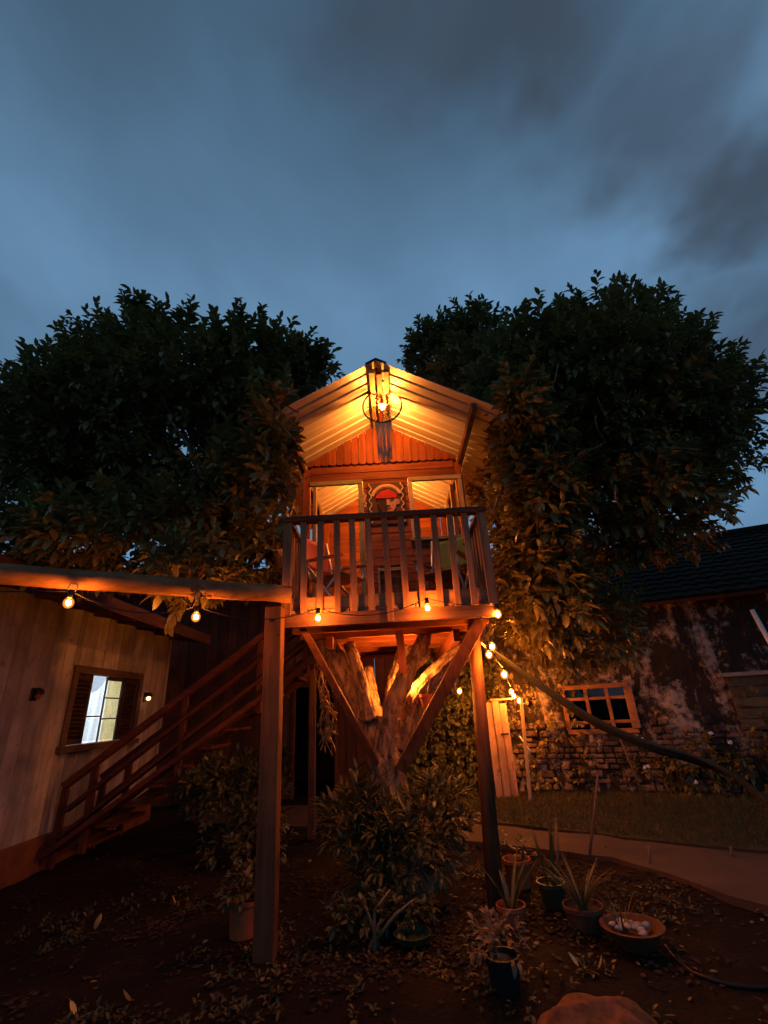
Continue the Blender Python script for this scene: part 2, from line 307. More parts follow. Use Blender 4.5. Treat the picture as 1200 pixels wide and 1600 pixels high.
# ------------------------------------------------------------------ building helpers
def world_origin(o):
    v = Vector((0, 0, 0))
    while o is not None: v += o.location; o = o.parent
    return v
def link(name, me, mat, parent=None, loc=None, **props):
    o = bpy.data.objects.new(name, me); COL.objects.link(o)
    if mat is not None and not me.materials: me.materials.append(mat)
    if parent is not None: o.parent = parent
    if loc is not None: o.location = loc
    for a, b in props.items(): o[a] = b
    return o
def thing(name, label, cat, loc=(0, 0, 0), group=None):
    o = bpy.data.objects.new(name, None); COL.objects.link(o); o.location = loc
    o.empty_display_size = 0.1
    o['label'] = label; o['category'] = cat
    if group: o['group'] = group
    return o
class MB:
    def __init__(s): s.v = []; s.f = []; s.sm = False
    def add(s, vs, fs):
        n = len(s.v); s.v += [Vector(q) for q in vs]; s.f += [tuple(i + n for i in q) for q in fs]
    def box(s, lo, hi, ch=0.004):
        lo, hi = Vector(lo), Vector(hi)
        s.obox((lo + hi) / 2, (hi - lo), Matrix.Identity(3), ch)
    def obox(s, c, size, R, ch=0.004):
        c = Vector(c); h = Vector(size) / 2; ch = min(ch, min(h) * 0.45)
        vs, idx = [], {}
        for sx in (-1, 1):
            for sy in (-1, 1):
                for sz in (-1, 1):
                    for a in range(3):
                        p = Vector((sx * (h.x - ch), sy * (h.y - ch), sz * (h.z - ch)))
                        p[a] = (sx, sy, sz)[a] * h[a]
                        idx[(sx, sy, sz, a)] = len(vs); vs.append(c + R @ p)
        fs = []
        for a in range(3):
            b, d = [(1, 2), (2, 0), (0, 1)][a]
            for sg in (-1, 1):
                q = []
                for (p1, p2) in ((-1, -1), (1, -1), (1, 1), (-1, 1)):
                    t = [0, 0, 0]; t[a] = sg; t[b] = p1; t[d] = p2; q.append(idx[(*t, a)])
                fs.append(q if sg > 0 else q[::-1])
        for a in range(3):                                  # edges along axis a
            b, d = [(1, 2), (2, 0), (0, 1)][a]
            for p1 in (-1, 1):
                for p2 in (-1, 1):
                    t0 = [0, 0, 0]; t0[b] = p1; t0[d] = p2; t1 = list(t0); t0[a] = -1; t1[a] = 1
                    q = [idx[(*t0, b)], idx[(*t1, b)], idx[(*t1, d)], idx[(*t0, d)]]
                    fs.append(q if p1 * p2 < 0 else q[::-1])
        for sx in (-1, 1):
            for sy in (-1, 1):
                for sz in (-1, 1):
                    q = [idx[(sx, sy, sz, a)] for a in range(3)]
                    fs.append(q if sx * sy * sz > 0 else q[::-1])
        s.add(vs, fs)
    def beam(s, p0, p1, w, h, up=(0, 0, 1), ch=0.004, ext=0.0):
        p0, p1 = Vector(p0), Vector(p1); z = (p1 - p0).normalized(); up = Vector(up)
        x = up.cross(z)
        if x.length < 1e-4: x = Vector((1, 0, 0)).cross(z)
        x.normalize(); y = z.cross(x)
        R = Matrix((x, y, z)).transposed()
        s.obox((p0 + p1) / 2, (w, h, (p1 - p0).length + ext), R, ch)
    def tube(s, pts, r, n=8, cap=True, jit=0.0, seed=0):
        pts = [Vector(p) for p in pts]; m = len(pts)
        rs = r if isinstance(r, (list, tuple)) else [r] * m
        ref = None; vs = []
        for i, p in enumerate(pts):
            t = (pts[min(i + 1, m - 1)] - pts[max(i - 1, 0)]).normalized()
            if ref is None:
                ref = t.orthogonal().normalized()
            ref = (ref - t * ref.dot(t)).normalized(); b = t.cross(ref)
            for j in range(n):
                a = 2 * PI * j / n; d = ref * math.cos(a) + b * math.sin(a)
                rr = rs[i]
                if jit: rr *= 1 + jit * noise.noise((p + d * rr) * 7 + Vector((seed, 0, 0))) + jit * 0.5 * noise.noise((p + d * rr) * 19)
                vs.append(p + d * rr)
        fs = [(i * n + j, i * n + (j + 1) % n, (i + 1) * n + (j + 1) % n, (i + 1) * n + j) for i in range(m - 1) for j in range(n)]
        if cap: fs += [tuple(range(n - 1, -1, -1)), tuple(range((m - 1) * n, m * n))]
        s.add(vs, fs)
    def lathe(s, prof, c=(0, 0, 0), n=20, axis=None):
        c = Vector(c); m = len(prof); R = axis if axis is not None else Matrix.Identity(3)
        vs = [c + R @ Vector((r * math.cos(2 * PI * j / n), r * math.sin(2 * PI * j / n), z)) for r, z in prof for j in range(n)]
        fs = [(i * n + j, i * n + (j + 1) % n, (i + 1) * n + (j + 1) % n, (i + 1) * n + j) for i in range(m - 1) for j in range(n)]
        s.add(vs, fs)
    def ball(s, c, r, n=12, sq=(1, 1, 1), jit=0.0):
        c = Vector(c); m = n // 2 + 1; vs = []
        for i in range(m):
            t = PI * i / (m - 1)
            for j in range(n):
                a = 2 * PI * j / n
                d = Vector((math.sin(t) * math.cos(a) * sq[0], math.sin(t) * math.sin(a) * sq[1], -math.cos(t) * sq[2]))
                vs.append(c + d * r * (1 + (jit * noise.noise(c * 3 + d * 1.7) if jit else 0)))
        s.add(vs, [(i * n + j, i * n + (j + 1) % n, (i + 1) * n + (j + 1) % n, (i + 1) * n + j) for i in range(m - 1) for j in range(n)])
    def prism(s, poly, a, b):                                # poly of Vectors swept from offset a to offset b
        a, b = Vector(a), Vector(b); n = len(poly)
        vs = [Vector(p) + a for p in poly] + [Vector(p) + b for p in poly]
        s.add(vs, [tuple(range(n - 1, -1, -1)), tuple(range(n, 2 * n))] + [(i, (i + 1) % n, n + (i + 1) % n, n + i) for i in range(n)])
    def build(s, name, mat, parent=None, smooth=False, **props):
        o = world_origin(parent)
        me = bpy.data.meshes.new(name); me.from_pydata([v - o for v in s.v], [], s.f)
        bm = bmesh.new(); bm.from_mesh(me); bmesh.ops.recalc_face_normals(bm, faces=bm.faces); bm.to_mesh(me); bm.free()
        if smooth: me.polygons.foreach_set('use_smooth', [True] * len(me.polygons))
        return link(name, me, mat, parent, **props)
def bx(name, mat, parent, lo, hi, ch=0.004, **p):
    m = MB(); m.box(lo, hi, ch); return m.build(name, mat, parent, **p)
def bm_(name, mat, parent, p0, p1, w, h, up=(0, 0, 1), **p):
    m = MB(); m.beam(p0, p1, w, h, up); return m.build(name, mat, parent, **p)
def tb(name, mat, parent, pts, r, n=8, jit=0.0, **p):
    m = MB(); m.tube(pts, r, n, jit=jit); return m.build(name, mat, parent, smooth=True, **p)
def spline(pts, k=6):
    pts = [Vector(p) for p in pts]; q = [pts[0] * 2 - pts[1]] + pts + [pts[-1] * 2 - pts[-2]]; o = []
    for i in range(1, len(q) - 2):
        a, b, c, d = q[i - 1:i + 3]
        for j in range(k):
            t = j / k
            o.append(0.5 * ((2 * b) + (c - a) * t + (2 * a - 5 * b + 4 * c - d) * t * t + (3 * b - a - 3 * c + d) * t ** 3))
    o.append(pts[-1]); return o

# ---- leaves: a leaf template stamped by an array of 4x4 matrices
def leaf_template(wid=0.36, curl=0.28, fold=0.06):
    xs = [0.22, 0.52, 0.8]; ws = [0.75, 1.0, 0.66]
    v = [(0, 0, 0)]
    for x, w in zip(xs, ws):
        z = -curl * x * x + 0.12 * x
        v += [(x, wid / 2 * w, z + fold * w), (x, 0, z), (x, -wid / 2 * w, z + fold * w)]
    v.append((1, 0, -curl + 0.12))
    f = [(0, 2, 1), (0, 3, 2)]
    for i in (1, 4):
        for j in (0, 1):
            a, b, c, d = i + j, i + j + 1, i + j + 4, i + j + 3
            f += [(a, b, c), (a, c, d)]
    f += [(7, 8, 10), (8, 9, 10)]
    return np.array(v, float), np.array(f, int)
def blade_template(wid=0.06, curl=0.3):
    v = [(0, wid / 2, 0), (0, -wid / 2, 0), (0.5, wid * 0.38, 0.02), (0.5, -wid * 0.38, 0.02), (1, 0, -curl)]
    return np.array(v, float), np.array([(0, 1, 3), (0, 3, 2), (2, 3, 4)], int)
def np_mesh(name, V, Fc, smooth=True):
    me = bpy.data.meshes.new(name); nv, nf = len(V), len(Fc)
    me.vertices.add(nv); me.vertices.foreach_set('co', V.astype(np.float32).ravel())
    me.loops.add(nf * 3); me.loops.foreach_set('vertex_index', Fc.astype(np.int32).ravel())
    me.polygons.add(nf); me.polygons.foreach_set('loop_start', np.arange(0, nf * 3, 3, dtype=np.int32))
    me.polygons.foreach_set('loop_total', np.full(nf, 3, dtype=np.int32))
    if smooth: me.polygons.foreach_set('use_smooth', np.ones(nf, dtype=bool))
    me.update(calc_edges=True); me.validate(); return me
def stamp(tmpl, A, T):                                      # A: (n,3,3) columns = axes*scale, T: (n,3)
    tv, tf = tmpl; n = len(T)
    V = np.einsum('nij,kj->nki', A, tv) + T[:, None, :]
    Fc = tf[None] + (np.arange(n) * len(tv))[:, None, None]
    return V.reshape(-1, 3), Fc.reshape(-1, 3)
def norm(a): return a / np.maximum(np.linalg.norm(a, axis=-1, keepdims=True), 1e-9)
def frames(d, up, roll=None):
    x = norm(d); y = norm(np.cross(up, x)); z = np.cross(x, y)
    if roll is not None:
        c, s = np.cos(roll)[:, None], np.sin(roll)[:, None]; y, z = y * c + z * s, z * c - y * s
    return np.stack([x, y, z], axis=2)
def sprigs(pos, direc, nleaf, shoot, size, spread=1.05, droop=0.35, jitter=0.25):
    n = len(pos); direc = norm(direc)
    k = np.arange(nleaf); t = (k + 1) / nleaf
    a = np.cross(direc, RNG.normal(size=(n, 3))); a = norm(a); b = np.cross(direc, a)
    az = (k * 2.399)[None] + RNG.uniform(0, 6.28, (n, 1)) + RNG.normal(0, 0.3, (n, nleaf))
    sp = spread * (1 - 0.55 * t)[None] + RNG.normal(0, 0.2, (n, nleaf))
    rad = a[:, None] * np.cos(az)[..., None] + b[:, None] * np.sin(az)[..., None]
    d = direc[:, None] * np.cos(sp)[..., None] + rad * np.sin(sp)[..., None]
    d[..., 2] -= droop * RNG.uniform(0.2, 1.2, (n, nleaf))
    d = norm(d)
    L = shoot * RNG.uniform(0.6, 1.25, (n, 1))
    T = pos[:, None] + direc[:, None] * (L * t[None])[..., None]
    S = size * RNG.uniform(0.7, 1.15, (n, nleaf)) * (1 - 0.25 * t)[None]
    d = d.reshape(-1, 3); T = T.reshape(-1, 3); S = S.reshape(-1)
    up = np.tile(np.array([[0, 0, 1.0]]), (len(d), 1)) + RNG.normal(0, jitter, (len(d), 3))
    A = frames(d, up) * S[:, None, None]
    return A, T
LEAF = leaf_template(0.46, 0.40, 0.07); LEAF_N = leaf_template(0.26, 0.35, 0.04); LEAF_R = leaf_template(0.6, 0.3, 0.08)
def foliage(root, A, T, tmpl, mat, n_parts, stuff='foliage', part='leaf'):
    """the leaves that show largest as leaf parts, the rest joined as one part"""
    o = np.array(world_origin(root)); c = np.array([0, 0, CAM_H])
    rel = T - c; u = rel @ np.array(Rt); f = rel @ np.array(Fw); w = rel @ np.array(U0)
    infr = (f > 0.3) & (np.abs(u / np.maximum(f, 0.1)) < 0.82) & (np.abs(w / np.maximum(f, 0.1)) < 1.1)
    size = np.linalg.norm(A[:, :, 0], axis=1) / np.linalg.norm(rel, axis=1) * np.where(infr, 1, 0.01)
    order = np.argsort(-size); near = order[:n_parts]; rest = order[n_parts:]
    if len(rest):
        V, Fc = stamp(tmpl, A[rest], T[rest] - o)
        link(stuff, np_mesh(stuff, V, Fc), mat, root, kind='stuff')
    if n_parts:
        me = np_mesh(part, *tmpl)
        for i in near:
            ob = link(part, me, mat, root)
            m = Matrix.Identity(4)
            for r in range(3):
                for q in range(3): m[r][q] = A[i, r, q]
                m[r][3] = T[i, r] - o[r]
            ob.matrix_basis = m
def ell_points(n, c, r, lo=0.55, zmin=-1.0):
    d = norm(RNG.normal(size=(int(n * 1.6) + 8, 3))); d = d[d[:, 2] > zmin][:n]
    rad = (RNG.uniform(lo ** 2, 1, len(d)) ** 0.5)[:, None]
    bump = np.array([0.12 * noise.noise(Vector(q) * 2.6 + Vector(c)) + 0.10 * noise.noise(Vector(q) * 6 + Vector(c)) for q in d])[:, None]
    return np.array(c) + d * np.array(r) * rad * (1 + bump), norm(d / np.array(r))

# ------------------------------------------------------------------ the setting: ground, path, lawn
def axis_vals(a, b, step, far):
    v = list(np.arange(a, b + 1e-6, step)); e = step * 2; lo, hi = a, b; L, R2 = [], []
    while hi < far:
        hi += e; lo -= e; R2.append(hi); L.append(lo); e *= 1.7
    return L[::-1] + v + R2
gx, gy = axis_vals(-6, 6, 0.06, 400), axis_vals(1.6, 11, 0.06, 400)
def gz(x, y):
    if abs(x) > 6.5 or y > 11.5 or y < 1.2: return 0.0
    v = Vector((x, y, 0)); return 0.030 * noise.noise(v * 1.1) + 0.014 * noise.noise(v * 4.3) + 0.008 * noise.noise(v * 11) - 0.012
gv = np.array([(x, y, gz(x, y)) for y in gy for x in gx]); nx = len(gx)
gf = []
for j in range(len(gy) - 1):
    for i in range(nx - 1):
        a = j * nx + i; gf += [(a, a + 1, a + nx + 1), (a, a + nx + 1, a + nx)]
link('ground', np_mesh('ground', gv, np.array(gf)), M_['soil'], kind='structure')
def slab(name, pix, mat, z, edge=0.04, thick=0.10):
    pts = [G(*p) for p in pix]; o = []
    for i, p in enumerate(pts):
        q = pts[(i + 1) % len(pts)]; n = max(1, int((q - p).length / 0.22))
        for j in range(n):
            r = p.lerp(q, j / n); o.append(Vector((r.x + edge * noise.noise(r * 2.3), r.y + edge * noise.noise(r * 2.3 + Vector((9, 9, 0))), z)))
    m = MB(); m.prism(o, (0, 0, -thick), (0, 0, 0)); return m.build(name, mat, kind='structure')
slab('path', [(300, 1262), (500, 1262), (700, 1286), (900, 1308), (1060, 1328), (1200, 1340), (1330, 1350), (1340, 1425), (1200, 1425), (960, 1345), (760, 1322), (500, 1296), (300, 1290)], M_['path'], 0.035, 0.09)
slab('lawn', [(640, 1238), (820, 1240), (1000, 1226), (1330, 1205), (1330, 1338), (1200, 1334), (1060, 1322), (900, 1302), (690, 1280)], M_['lawn'], 0.028)

# ------------------------------------------------------------------ the house on the left
def build_left_house():
    X = -4.25; r = thing('wooden_house', 'pale wooden house with vertical boards and a lit window beside the red stairs', 'house', (X, 6.5, 0))
    bx('plinth', M_['plinth'], r, (X - 0.2, 1.5, -0.1), (X + 0.035, 9.05, 0.33), 0.01)
    wy0, wy1, wz0, wz1 = 6.47, 8.10, 1.27, 2.16          # the window opening
    y = 1.6
    while y < 8.98:
        w = random.uniform(0.19, 0.23); y1 = min(y + w, 9.0); d = random.uniform(0, 0.006)
        def board(a, b, z0, z1): bx('siding_board', M_['siding'], r, (X - 0.03, a + 0.004, z0), (X + d, b - 0.004, z1), 0.005)
        if y1 <= wy0 or y >= wy1: board(y, y1, 0.33, 2.97)
        else:
            if y < wy0: board(y, wy0, 0.33, 2.97)
            if y1 > wy1: board(wy1, y1, 0.33, 2.97)
            a, b = max(y, wy0), min(y1, wy1)
            if b - a > 0.012: board(a, b, 0.33, wz0); board(a, b, wz1, 2.97)
        y = y1
    bx('wall_core', M_['shut'], r, (X - 0.10, 1.55, 0.3), (X - 0.035, wy0, 2.97)); bx('wall_core', M_['shut'], r, (X - 0.10, wy1, 0.3), (X - 0.035, 8.95, 2.97))
    bx('wall_core', M_['shut'], r, (X - 0.10, wy0, 0.3), (X - 0.035, wy1, wz0)); bx('wall_core', M_['shut'], r, (X - 0.10, wy0, wz1), (X - 0.035, wy1, 2.97))
    bx('corner_board', M_['siding'], r, (X - 0.05, 9.0, 0.33), (X + 0.02, 9.1, 2.97))
    # window
    wf = MB(); e = 0.09
    wf.box((X - 0.06, wy0 - 0.02, wz1 - 0.01), (X + 0.04, wy1 + 0.02, wz1 + e)); wf.box((X - 0.06, wy0 - e, wz0), (X + 0.035, wy0 + 0.01, wz1 + e - 0.004))
    wf.box((X - 0.06, wy1 - 0.01, wz0), (X + 0.035, wy1 + e, wz1 + e - 0.004))
    win = wf.build('window', M_['wfx'], r)
    bx('sill', M_['wfx'], win, (X - 0.06, wy0 - 0.13, wz0 - 0.08), (X + 0.08, wy1 + 0.13, wz0 - 0.003))
    L = [(wy0 + 0.015, wy0 + 0.39), (wy1 - 0.40, wy1 - 0.015)]
    for a, b in L:
        m = MB(); xo = X - 0.01
        m.box((xo - 0.03, a, wz0 + 0.005), (xo + 0.01, a + 0.05, wz1 - 0.012)); m.box((xo - 0.03, b - 0.05, wz0 + 0.005), (xo + 0.01, b, wz1 - 0.012))
        m.box((xo - 0.03, a + 0.05, wz0 + 0.005), (xo + 0.008, b - 0.05, wz0 + 0.07)); m.box((xo - 0.03, a + 0.05, wz1 - 0.075), (xo + 0.008, b - 0.05, wz1 - 0.012))
        m.box((xo - 0.045, a + 0.01, wz0 + 0.02), (xo - 0.034, b - 0.01, wz1 - 0.02), 0.001)
        m.build('shutter', M_['shut'], r); n = 14
        for i in range(n):
            z = wz0 + 0.095 + i * (wz1 - wz0 - 0.195) / (n - 1)
            bm_('shutter_slat', M_['shut'], r, (xo - 0.008, a + 0.05, z), (xo - 0.008, b - 0.05, z), 0.010, 0.052, (0.75, 0, 0.66))
    a, b = L[0][1] + 0.004, L[1][0] - 0.004; mid = a + (b - a) * 0.47
    s = MB(); xo = X - 0.035
    for yy in (a + 0.012, mid, b - 0.012): s.box((xo - 0.012, yy - 0.011, wz0 + 0.003), (xo + 0.012, yy + 0.011, wz1 - 0.012))
    s.box((xo - 0.010, a, wz0 + 0.33), (xo + 0.010, mid, wz0 + 0.35))
    for f in (0.34, 0.66): s.box((xo - 0.010, mid, wz0 + (wz1 - wz0) * f - 0.009), (xo + 0.010, b, wz0 + (wz1 - wz0) * f + 0.009))
    s.box((xo - 0.011, mid, wz1 - 0.06), (xo + 0.011, b, wz1 - 0.012)); s.build('sash', M_['wfx'], win)
    for (p, q, z0, z1) in [(a, mid, wz0 + 0.02, wz0 + 0.33), (a, mid, wz0 + 0.35, wz1 - 0.012)] + [(mid, b, wz0 + (wz1 - wz0) * f0, wz0 + (wz1 - wz0) * f1) for f0, f1 in ((0.02, 0.34), (0.34, 0.66), (0.66, 0.94))]:
        bx('pane', M_['pane'], win, (xo - 0.002, p + 0.011, z0 + 0.009), (xo + 0.002, q - 0.011, z1 - 0.009), 0.0005)
    # the lit room behind the window
    rm = MB()
    rm.box((X - 2.5, 4.9, 0.30), (X - 2.42, 8.94, 2.9)); rm.box((X - 2.42, 4.9, 0.30), (X - 0.11, 4.98, 2.9)); rm.box((X - 2.42, 8.86, 0.30), (X - 0.11, 8.94, 2.9))
    rm.box((X - 2.42, 4.98, 0.25), (X - 0.11, 8.86, 0.30)); rm.box((X - 2.42, 4.98, 2.82), (X - 0.11, 8.86, 2.9))
    rm.build('room_wall', M_['white'], r)
    cu = MB(); n = 40; y0, y1 = mid + 0.44, mid + 1.1; vs = []
    for i in range(n + 1):
        y = y0 + (y1 - y0) * i / n; x = X - 0.26 + 0.022 * math.sin(i * 1.25) + 0.01 * math.sin(i * 0.5)
        vs += [(x, y, 0.7), (x - 0.004, y, 2.62)]
    cu.add(vs, [(2 * i, 2 * i + 2, 2 * i + 3, 2 * i + 1) for i in range(n)]); cu.build('curtain', M_['curtain'], r, smooth=True)
    cu = MB(); vs = []; y0, y1 = a - 0.05, mid + 0.43
    for i in range(n + 1):
        y = y0 + (y1 - y0) * i / n; x = X - 0.30 + 0.016 * math.sin(i * 0.9) + 0.012 * math.sin(i * 0.37 + 1)
        for j in range(9): t = j / 8; vs.append((x + 0.02 * math.sin(t * 7 + i * 0.1), y - 0.03 * t, 0.7 + 1.92 * t))
    cu.add(vs, [(9 * i + j, 9 * i + 9 + j, 9 * i + 10 + j, 9 * i + 1 + j) for i in range(n) for j in range(8)]); cu.build('curtain', M_['sheer'], r, smooth=True)
    cu = MB(); vs = []
    for i in range(13):
        t = i / 12; z = 2.24 - 0.30 * math.sin(PI * t); y = a + (mid + 0.40 - a) * t
        for j in range(5): vs.append((X - 0.24 + 0.02 * math.sin(j * 1.6), y, z + 0.40 * j / 4 * (0.6 + 0.4 * abs(2 * t - 1))))
    cu.add(vs, [(5 * i + j, 5 * i + 5 + j, 5 * i + 6 + j, 5 * i + 1 + j) for i in range(12) for j in range(4)]); cu.build('curtain_swag', M_['sheer'], r, smooth=True)
    lp = MB(); lp.lathe([(0.001, 2.72), (0.15, 2.73), (0.17, 2.76), (0.15, 2.815)], (X - 1.1, 6.9, 0)); lp.build('ceiling_lamp', M_['room'], r, smooth=True)
    # roof: shallow slope, dark soffit with rafters
    sf = MB(); sf.prism([Vector((X + 0.62, 0, 2.90)), Vector((X - 4.2, 0, 3.75)), Vector((X - 4.2, 0, 3.84)), Vector((X + 0.62, 0, 2.99))], (0, 1.5, 0), (0, 9.4, 0))
    sf.build('roof', M_['dkz'], r)
    bx('fascia', M_['dky'], r, (X + 0.623, 1.5, 2.84), (X + 0.65, 9.4, 3.02))
    for i in range(12):
        y = 2.4 + i * 0.6; bm_('rafter', M_['dkx'], r, (X + 0.61, y, 2.862), (X + 0.01, y, 2.968), 0.05, 0.07)
    # rear wing with a dark doorway
    w = thing('rear_shed', 'dark shed with an open black doorway behind the tree trunk', 'shed', (-2.6, 10.2, 0))
    def wing(x0, x1, z0, z1):
        x = x0
        while x < x1 - 0.02:
            q = min(x + 0.21, x1); bx('wall_board', M_['dkz'], w, (x + 0.004, 10.2, z0), (q - 0.004, 10.26, z1), 0.004); x = q
    wing(-6.9, -2.05, 0.0, 4.4); wing(-2.05, -1.22, 2.0, 4.4); wing(-1.22, 0.05, 0.0, 4.4)
    
    bk = MB(); bk.box((-6.9, 12.6, 0), (-0.5, 12.7, 4.6)); bk.box((-0.56, 10.27, 0), (-0.5, 12.6, 4.4)); bk.box((-6.9, 10.27, 0), (-6.84, 12.6, 4.4)); bk.build('back_wall', M_['dkx'], w)
    df = MB(); df.box((-2.1, 10.17, 0), (-2.04, 10.29, 2.05)); df.box((-1.24, 10.17, 0), (-1.18, 10.29, 2.05)); df.box((-2.04, 10.18, 1.99), (-1.24, 10.29, 2.05)); df.build('door_frame', M_['dkz'], w)
    rf = MB(); rf.prism([Vector((0, 9.2, 4.22)), Vector((0, 12.9, 4.9)), Vector((0, 12.9, 4.98)), Vector((0, 9.2, 4.30))], (-7.5, 0, 0), (0.3, 0, 0)); rf.build('roof', M_['dkx'], w)
build_left_house()
for (px, py, lit, lab) in ((52, 1085, 0, 'small black wall lamp left of the lit window'), (227, 1089, 1, 'small glowing wall lamp right of the lit window')):
    d = ray(px, py); t = -4.24 / d.x; p = Vector((-4.24, d.y * t, CAM_H + d.z * t))
    l = thing('wall_lamp', lab, 'wall lamp', p)
    m = MB(); m.box(p + Vector((0, -0.05, -0.07)), p + Vector((0.02, 0.05, 0.07))); m.build('back_plate', M_['iron'], l)
    m = MB(); m.lathe([(0.002, 0.075), (0.05, 0.05), (0.06, 0.01), (0.055, 0.0)], p + Vector((0.06, 0, 0.0)), 14); m.build('hood', M_['iron'], l, smooth=True)
    m = MB(); m.ball(p + Vector((0.06, 0, -0.025)), 0.036, 10); m.build('bulb', M_['wlamp'] if lit else M_['terra'], l, smooth=True)

# ------------------------------------------------------------------ old building on the right
def build_old_house():
    A = Vector((0.55, 10.2, 0)); d = Vector((1, -0.42, 0)).normalized(); nrm = Vector((d.y, -d.x, 0))   # nrm faces the camera
    r = thing('old_stone_building', 'old mouldy stone building with a wooden window and tiled roof behind the hammock', 'building', A)
    def hit(px, py, off=0.0):
        q = ray(px, py); o = Vector((0, 0, CAM_H)); t = ((A + nrm * off) - o).dot(nrm) / q.dot(nrm); p = o + q * t
        return (p - A).dot(d), p.z
    def at(s, z, off=0.0): return A + d * s + nrm * off + Vector((0, 0, z))
    Rm = Matrix((d, nrm, Vector((0, 0, 1)))).transposed()
    s0, zt0 = hit(878, 1078); s1, zt1 = hit(978, 1067); _, zb = hit(930, 1143)
    ws0, ws1, wz0, wz1 = s0, s1, zb, (zt0 + zt1) / 2
    L, Hh = 9.0, 3.05
    # uneven plastered face with the opening left free
    step = 0.045; ns, nz = int((L + 2) / step), int(Hh / step); vs, fs = [], []
    for j in range(nz + 1):
        for i in range(ns + 1):
            s, z = -1 + i * step, j * Hh / nz
            p = at(s, z); o = 0.05 * noise.noise(p * 1.3) + 0.028 * noise.noise(p * 4) + 0.016 * noise.noise(p * 11)
            vs.append(p + nrm * (o if not (ws0 - 0.1 < s < ws1 + 0.1 and wz0 - 0.1 < z < wz1 + 0.1) else 0.0))
    for j in range(nz):
        for i in range(ns):
            s, z = -1 + (i + 0.5) * step, (j + 0.5) * Hh / nz
            if ws0 < s < ws1 and wz0 < z < wz1: continue
            a = j * (ns + 1) + i; fs.append((a, a + 1, a + ns + 2, a + ns + 1))
    m = MB(); m.add(vs, fs); m.build('plaster_wall', M_['mossy'], r, smooth=True)
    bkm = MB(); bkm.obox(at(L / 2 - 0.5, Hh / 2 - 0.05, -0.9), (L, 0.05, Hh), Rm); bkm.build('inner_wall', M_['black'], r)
    # rows of rubble stones standing proud in the lower wall
    zr = 0.04; cnt = 0
    stones = []
    while zr < 1.0:
        h = random.uniform(0.08, 0.13); s = 1.6 + random.uniform(0, 0.2)
        while s < 6.3:
            w = random.uniform(0.10, 0.26)
            if random.random() < 0.72 and not (s + w > ws0 - 0.1 and s < ws1 + 0.1 and zr + h > wz0 - 0.1): stones.append((s, zr, w, h))
            s += w
        zr += h
    for s, z, w, h in stones[:290]:
        m = MB(); c = at(s + w / 2, z + h / 2, 0.0); m.obox(c, (w - 0.025, 0.10, h - 0.022), Rm @ Euler((random.uniform(-.06, .06), random.uniform(-.05, .05), random.uniform(-.08, .08))).to_matrix(), 0.022)
        for v in m.v: v += Vector((noise.noise(v * 9), noise.noise(v * 9 + Vector((5, 0, 0))), noise.noise(v * 9 + Vector((0, 5, 0))))) * 0.014
        m.build('stone', M_['oldstone'], r)
    # window: outer frame, two mullions, a transom and a low rail
    f = MB(); e = 0.075
    def bar(sa, za, sb, zb_, w, dep=0.07, off=0.0): f.beam(at(sa, za, off), at(sb, zb_, off), w, dep, nrm)
    bar(ws0 - 0.03, wz1, ws1 + 0.03, wz1, e); bar(ws0 - 0.03, wz0, ws1 + 0.03, wz0, e)
    bar(ws0, wz0 + e / 2, ws0, wz1 - e / 2, e); bar(ws1, wz0 + e / 2, ws1, wz1 - e / 2, 0.13, 0.10, 0.03)
    zt, zl = wz1 - (wz1 - wz0) * 0.27, wz0 + (wz1 - wz0) * 0.20
    t1, t2 = ws0 + (ws1 - ws0) * 0.36, ws0 + (ws1 - ws0) * 0.68
    bar(t1, wz0 + e / 2, t1, wz1 - e / 2, 0.06); bar(t2, wz0 + e / 2, t2, wz1 - e / 2, 0.06)
    wn_ = f.build('window', M_['bwood'], r)
    f = MB()
    for a, b in ((ws0 + 0.04, t1 - 0.03), (t1 + 0.03, t2 - 0.03), (t2 + 0.03, ws1 - 0.06)):
        bar(a, zt, b, zt, 0.05, 0.05); bar(a, zl, b, zl, 0.05, 0.05)
    f.build('glazing_bar', M_['bwood'], wn_)
    for a, b in ((ws0, t1), (t1, t2), (t2, ws1)):
        for za, zb2 in ((wz0, zl), (zl, zt), (zt, wz1)):
            g = MB(); g.obox(at((a + b) / 2, (za + zb2) / 2, -0.012), (b - a - 0.05, 0.004, zb2 - za - 0.04), Rm, 0.001); g.build('pane', M_['darkglass'], wn_)
    # boarded opening at the right with a pale lintel
    b0, bz1 = hit(1132, 1058); _, bz0 = hit(1160, 1140); b1 = b0 + 2.2
    for i in range(5):
        h = (bz1 - bz0) / 5; m = MB(); m.obox(at((b0 + b1) / 2, bz0 + h * (i + 0.5), 0.09 + 0.004 * (i % 2)), (b1 - b0, 0.03, h - 0.008), Rm); m.build('shutter_board', M_['board'], r)
    m = MB(); m.obox(at((b0 + b1) / 2, bz1 + 0.03, 0.12), (b1 - b0 + 0.2, 0.10, 0.06), Rm); m.build('lintel', M_['stone'], r)
    m = MB(); q0, q1 = hit(1150, 1102), hit(1176, 1104); m.beam(at(q0[0], q0[1], 0.14), at(q1[0], q1[1], 0.14), 0.04, 0.03); m.build('latch_bar', M_['dkx'], r)
    # roof: courses of tiles
    slope = math.radians(31); run = 2.6
    rafv = -nrm * math.cos(slope) + Vector((0, 0, math.sin(slope)))
    eave = lambda s: at(s, Hh - 0.1, 0.45)
    rt_n = rafv.cross(d).normalized();  rt_n = rt_n if rt_n.z > 0 else -rt_n
    m = MB(); pl = [eave(-1.2), eave(L + 1), eave(L + 1) + rafv * run * 1.25, eave(-1.2) + rafv * run * 1.25]; m.prism(pl, -rt_n * 0.06, rt_n * 0.0); m.build('roof_deck', M_['dkx'], r)
